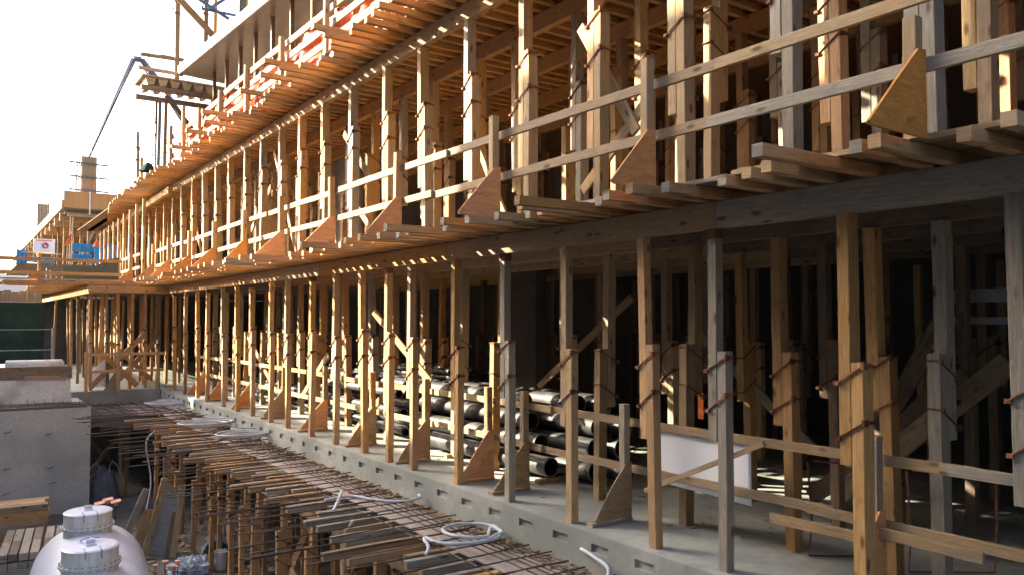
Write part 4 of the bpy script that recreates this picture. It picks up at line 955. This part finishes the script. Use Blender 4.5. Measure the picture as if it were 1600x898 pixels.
# ================================================================== FAR WING AND BUILDINGS
for i in range(8):
    for j, (yy_, nm) in enumerate([(28.6, 'first'), (30.2, 'second'), (32.0, 'third'), (35.0, 'fourth'), (38.5, 'fifth')]):
        x = 3.5 + i * .42 + .15 * (j % 2) + rnd.uniform(-.05, .05)
        if x > 5.6 and j == 0: continue
        m_ = pick('red', 2, 'new', 2, 'dark', 1)
        shore(x, yy_, 0 if j else -.0, S1B, 1.2, 1.9, m_, f"{LOOK[m_]} shore under the far wing, {ordn(i+1)} inward in its {nm} row", 'shores under the far wing', parts=(j == 0), lean=.08)
MB_ = MB().box((3.0, 28.2, -.43), (5.56, 46, -.001)); struct('far_floor', MB_, 'concslab')
for i, (p0, p1) in enumerate([((3.7, 28.4, 1.3), (4.9, 28.4, .1)), ((3.55, 28.5, .1), (5.1, 28.5, 1.75)), ((4.6, 30, .2), (5.8, 30, 1.6)), ((4.3, 30.1, 1.5), (5.6, 30.1, .2))]):
    stick('diagonal_brace', p0, p1, .04, .16, 'red', f"reddish cross brace under the far wing, {ordn(i+1)} inward", 'brace', 'cross braces under the far wing')
for z in (1.15, .62):
    stick('guard_rail', (3.3, 28.0, z), (5.6, 27.9, z), .04, .09, 'new', f"{'upper' if z > 1 else 'lower'} rail across the far wing at slab level", 'rail', 'rails across the far wing at slab level')
for i, x in enumerate((3.35, 4.25, 5.4)):
    stick('guard_post', (x, 27.9, -.0), (x, 27.9, 1.25), .089, .089, 'tan', f"short rail post across the far wing, {ordn(i+1)} from the green screen", 'post', 'rail posts across the far wing', up=(0, 1, 0))
o = MB().prism([(3.9, 28.3, 0), (4.3, 28.3, 0), (4.3, 28.3, .55), (4.2, 28.3, .55)], (0, .02, 0)).build('plywood_sheet', 'plytan'); tag(o, 'pale ply offcut standing under the far wing', 'plywood')
g_ = MB().grid(lambda u, v: (3.6 + .5 * u, 28.7, .1 + .5 * u * v + .5 * v), 4, 4, .01).build('foam_sheet', 'sheet'); tag(g_, 'white panel leaning under the far wing', 'panel')
for i in range(26):
    y = 28.0 + i * .45
    xe = 1.2 if i < 6 else 1.9 + .02 * i
    stick('deck_joist', (xe + rnd.uniform(-.1, .1), y, S1T + .046), (5.4, y, S1T + .046), .089, .089, pick('new', 3, 'red', 1), f"joist of the far wing deck, {ordn(i+1)} from its front", 'joist', 'joists of the far wing deck')
stick('timber_beam', (3.45, 28.0, 3.18), (3.45, 60, 3.18), .12, .24, 'new', 'long sunlit beam under the far wing joists', 'beam')
stick('timber_beam', (3.4, 28.0, 3.2), (5.7, 28.0, 3.2), .12, .22, 'red', 'cross beam at the front of the far wing', 'beam')
stick('edge_board', (1.0, 27.96, 3.46), (4.3, 27.96, 3.46), .04, .05, 'tan', 'pale edge board along the far wing deck', 'board')
for z, nm in ((4.05, 'upper'), (3.63, 'lower')):
    stick('guard_rail', (.4, 27.9, z), (4.3, 27.9, z + .02), .04, .1, 'new', f"{nm} rail board along the far wing deck", 'rail', 'rails along the far wing deck')
gusset_post(2.05, 27.95, 3.46, .78, 'single rail post with gusset on the far wing deck', None, 'new', wfoot=.3, hg=.2, sill=False)
def netf(u, v):
    x = 2.9 + 1.7 * u; return (x, 30.5, 3.45 + v * (.55 + .35 * u * u) + .06 * math.sin(u * 9) * v)
tag(MB().grid(netf, 24, 6, .004).build('net_sheet', 'net'), 'grey green net draped along the far wing deck', 'net')
# shores on the far wing deck (upper storey, beyond the corner)
n = 0
for (rx, y0, n_) in ((5.2, 29.5, 9), (5.9, 28.3, 9), (6.7, 28.9, 9)):
    for i in range(n_):
        n += 1
        m_ = pick('tan', 2, 'new', 2)
        shore(rx + .05 * i, y0 + i * 1.6, L2, S2B - .05, 4.6, 5.4, m_, f"far upper storey shore beyond the corner, number {ordn(n)} going away", 'far upper storey shores', parts=False)
for i in range(7):
    gusset_post(4.85, 29.8 + i * 2.4, L2, 1.05, f"far guardrail post beyond the corner, {ordn(i+1)} going away", 'far guardrail posts', 'new', wfoot=.45, hg=.45, sill=False)
for z, nm in ((4.38, 'upper'), (3.95, 'lower')):
    stick('guard_rail', (4.93, 28.5, z), (4.93, 45, z), .04, .09, 'tan', f"far {nm} rail beyond the corner", 'rail', 'far rails beyond the corner')

# far building: deck on beams, ply edge form, column form
fb_ = empty('far_building', (6, 58, 0), 'distant unfinished storey with a brown plywood edge form', 'building')
MB().box((-.3, 2, 9.6), (6.6, 2.06, 10.7)).build('edge_form', 'ply', fb_)
MB().box((-.3, 2.1, 9.5), (16, 60, 9.62)).build('deck_plate', 'dark', fb_)
MB().box((-.34, 1.98, 10.1), (-.26, 1.99, 10.75)).build('white_stake', 'white', fb_)
MB().box((1.18, 1.95, 9.2), (1.26, 1.97, 10.75)).build('white_stake', 'white', fb_)
MB().box((3.4, 4, -2), (4.6, 5.2, 9.5)).build('column', 'conc', fb_)
MB().beam((0, 2.6, 9.2), (8, 2.6, 9.2), .2, .22).build('front_beam', 'red', fb_)
for i in range(14):
    MB().beam((-.35, 4 + i * 3.6, 9.15), (3.0, 4 + i * 3.6, 9.15), .2, .55).build('edge_joist', 'new', fb_)
MB().box((-.42, 2.06, 9.55), (-.30, 58, 10.1)).build('side_form', 'tan', fb_)
for i in range(16):
    MB().beam((-.25, 4 + i * 3.2, 9.6), (-.25, 4 + i * 3.2, 11.3 + .2 * (i % 3)), .06, .06).build('edge_post', 'dark', fb_)
MB().box((-.4, 22, 9.6), (.5, 23, 12.2)).build('side_column', 'tan', fb_)
for i in range(24):
    x = .2 + (i % 6) * 1.05; y = 3 + (i // 6) * 4
    MB().beam((x, y, 3.8), (x + .05, y, 9.2), .12, .12, (0, 1, 0), seg=1).build('prop', pick('new', 1, 'dark', 2, 'tan', 1), fb_)
for i in range(8):
    MB().beam((.2 + i * .8, 3.4, 4.5 + .4 * (i % 3)), (1.8 + i * .8, 3.4, 8.5 - .5 * (i % 2)), .06, .10).build('diagonal', 'tan', fb_)
MB().box((-1.5, 2.5, 3.9), (12, 50, 4.1)).build('lower_deck', 'dark', fb_)
MB().box((-.2, 24, 4), (12, 24.5, 9.5)).build('back_wall', 'plydark', fb_)
for i in range(22): MB().beam((-.2, 2.8 + i * .95, 9.36), (8, 2.8 + i * .95, 9.36), .1, .24, seg=1).build('soffit_joist', 'dark' if i % 2 else 'beige', fb_)
cf = empty('column_form', (7.25, 61, 9.7), 'tall tan column form with four dark clamps against the sky', 'column form')
MB().box((-.48, 0, 0), (.48, .9, 3.6)).build('boards', 'tan', cf)
for k in range(4): MB().box((-.46 + k * .245, -.06, 0), (-.36 + k * .245, -.002, 3.55)).build('stud', 'new', cf)
for k in range(4):
    MB().beam((-1.2, -.14, .35 + k * .92), (1.2, -.14, .30 + k * .92), .08, .10).beam((-.6, -.1, .32 + k * .92), (-.6, 1.0, .32 + k * .92), .08, .10).build('waler', 'steel', cf)
for k in range(5): MB().tube([(-.4 + k * .2, .4, 3.5), (-.42 + k * .21, .4, 4.3 + .15 * (k % 2))], .022, 5).build('starter_bar', 'rebar', cf)
MB().tube([(-.75, .1, 0), (-.72, .1, 3.3)], .04, 6).build('strut', 'dark', cf)
bar((6.1, 61, 10.8), (6.6, 61, 12.3), .025, 'lone upright steel rod on the far plywood form', None)
tag(MB().tube([(5.0, 66, 13.2), (7.0, 66, 11.4)], .015, 5).build('guy_wire', 'rebar'), 'thin slanting wire before the column form', 'wire')
# banner with a round red mark
bn = empty('banner', (3.85, 50, 5.55), 'white banner with a round red emblem on the far guardrail', 'banner')
MB().grid(lambda u, v: (-.5 + 1.0 * u, .02 * math.sin(u * 6), .30 + .72 * v), 12, 4, .01).build('cloth', 'sheet', bn)
MB().lathe([(.001, -.0), (.16, 0), (.16, .012), (.001, .012)], (.06, -.03, .66), 28, (0, -1, 0)).build('emblem_disc', 'red_paint', bn)
MB().box((.0, -.05, .60), (.03, -.044, .75)).box((.0, -.05, .58), (.12, -.044, .61)).prism([(.07, -.05, .61), (.12, -.05, .61), (.10, -.05, .70)], (0, .006, 0)).build('emblem_mark', 'sheet', bn)
MB().box((-.36, -.035, .91), (.4, -.03, .95)).build('upper_line', 'orange', bn)
MB().box((-.5, .03, -.3), (-.46, .07, 1.05)).box((.48, .03, -.3), (.52, .07, 1.05)).build('frame', 'galv', bn)
for i, (x0, x1, z0, z1, yy_) in enumerate([(5.15, 6.25, 5.95, 6.42, 50), (5.2, 6.2, 5.4, 5.85, 50.2), (6.6, 7.0, 5.7, 6.4, 50), (7.05, 9.6, 5.7, 6.95, 56), (3.4, 4.3, 5.3, 5.62, 50.4), (2.7, 3.2, 5.3, 6.1, 52)]):
    tag(MB().grid(lambda u, v, a=(x0, x1, z0, z1, yy_): (a[0] + (a[1] - a[0]) * u, a[4] + .04 * math.sin(u * 17), a[2] + (a[3] - a[2]) * v), 14, 3, .01).build('blue_tarp', 'bluetarp'), ['wide bright blue tarp by the orange flag', 'lower blue tarp strip under the wide one', 'narrow blue tarp beside the orange bundle', 'big blue tarp seen between the far shores', 'small blue tarp under the white banner', 'blue tarp beyond the white banner'][i], 'tarp', 'bright blue tarps on the far deck')
fl = empty('safety_flag', (5.12, 49.6, 4.6), 'orange safety flag on a pale pole by the blue tarp', 'flag')
MB().tube([(0, 0, 0), (.05, 0, 3.2)], .035, 6).build('pole', 'tan', fl)
MB().grid(lambda u, v: (-.02 - .28 * u * (1.2 - v), .05 * math.sin(u * 5), 1.75 + .65 * v - .15 * u), 8, 8, .01).build('cloth', 'orange', fl)
tag(blob(6.4, 49.6, 6.25, .2, .15, .3, 9, .3).build('orange_bundle', 'orange'), 'orange cloth bundle between blue tarps', 'cloth')
for i in range(16):
    x = 3.0 + i * .28
    tag(MB().tube([(x, 48 + (i % 3), 3.4), (x + rnd.uniform(-.05, .05), 48 + (i % 3), 4.7 + rnd.uniform(-.2, .5))], .022, 5).build('starter_bar', 'galv'), f"upright starter bar on the far deck, {ordn(i+1)} from the green screen", 'rebar', 'upright starter bars on the far deck')
struct('far_deck', MB().box((-8, 40, 5.05), (8.5, 70, 5.2)), 'dark') if False else None
tag(MB().box((2.6, 50.3, 5.1), (9.5, 62, 5.25)).build('far_platform', 'dark'), 'dark platform carrying the banner and blue tarps', 'platform')
stick('guard_rail', (2.7, 50.2, 5.85), (4.7, 50.2, 5.8), .05, .09, 'tan', 'thin rail across the lower part of the banner', 'rail')
for i in range(14):
    stick('deck_joist', (1.4 + .02 * i, 44 + i * .9, 3.38), (3.3, 44 + i * .9, 3.38), .1, .1, 'new', f"joist tip beyond the green screen, {ordn(i+1)} going away", 'joist', 'joist tips beyond the green screen')
# concrete pump boom
bm = empty('pump_boom', (8.2, 70, 14.6), 'purple grey folding concrete pump boom against the sky', 'pump boom')
def seg(a, b_, r0, r1, nm):
    a, b_ = Vector(a), Vector(b_); MB().tube([a, b_], [r0, r1], 4).build(nm, 'boom', bm)
seg((0, 0, 0), (3.15, 0, 8.65), .08, .17, 'tip_section')
seg((3.15, 0, 8.65), (3.75, 0, 8.7), .24, .24, 'fold_joint')
seg((3.75, 0, 8.7), (5.0, 0, 7.2), .24, .26, 'second_section')
seg((5.0, 0, 7.2), (12.0, 1, -2.5), .26, .34, 'main_section')
MB().tube([(-.1, -.05, -1.0), (0, -.2, 0), (1.6, -.3, 4.4), (3.2, -.3, 8.3), (3.8, -.3, 8.0), (5.2, -.3, 6.2)], .06, 6).build('delivery_hose', 'black', bm)

# ================================================================== ADDED SHADE BLOCKS (out of the frame, stepped to shade the near end)
ob = empty('unseen_shade_block', (-6, 0, -2.9), 'added unseen concrete block casting shade across the pit', 'building')
def block(y0, y1_, zt):  # one step of the added blocker, height set by its shadow
    m_ = MB(); z = 0
    m_.box((-9, y0, 0), (-.3, y1_, zt + 2.9))
    m_.build('wall', 'conc', ob)
    wn_ = MB(); nn = int((y1_ - y0) / 3)
    for k in range(nn):
        for zz in range(1, int((zt + 2.9) / 3)):
            MB().box((-.299, y0 + 1 + k * 3, zz * 3 + .3), (-.25, y0 + 2.3 + k * 3, zz * 3 + 1.7)).build('window', 'piperim', ob)
block(-25, 18.9, 16.0)
block(18.95, 22.4, 13.6)
block(22.45, 24.4, 11.2)
block(24.45, 38.0, 8.75)
block(39.2, 75, 8.6)
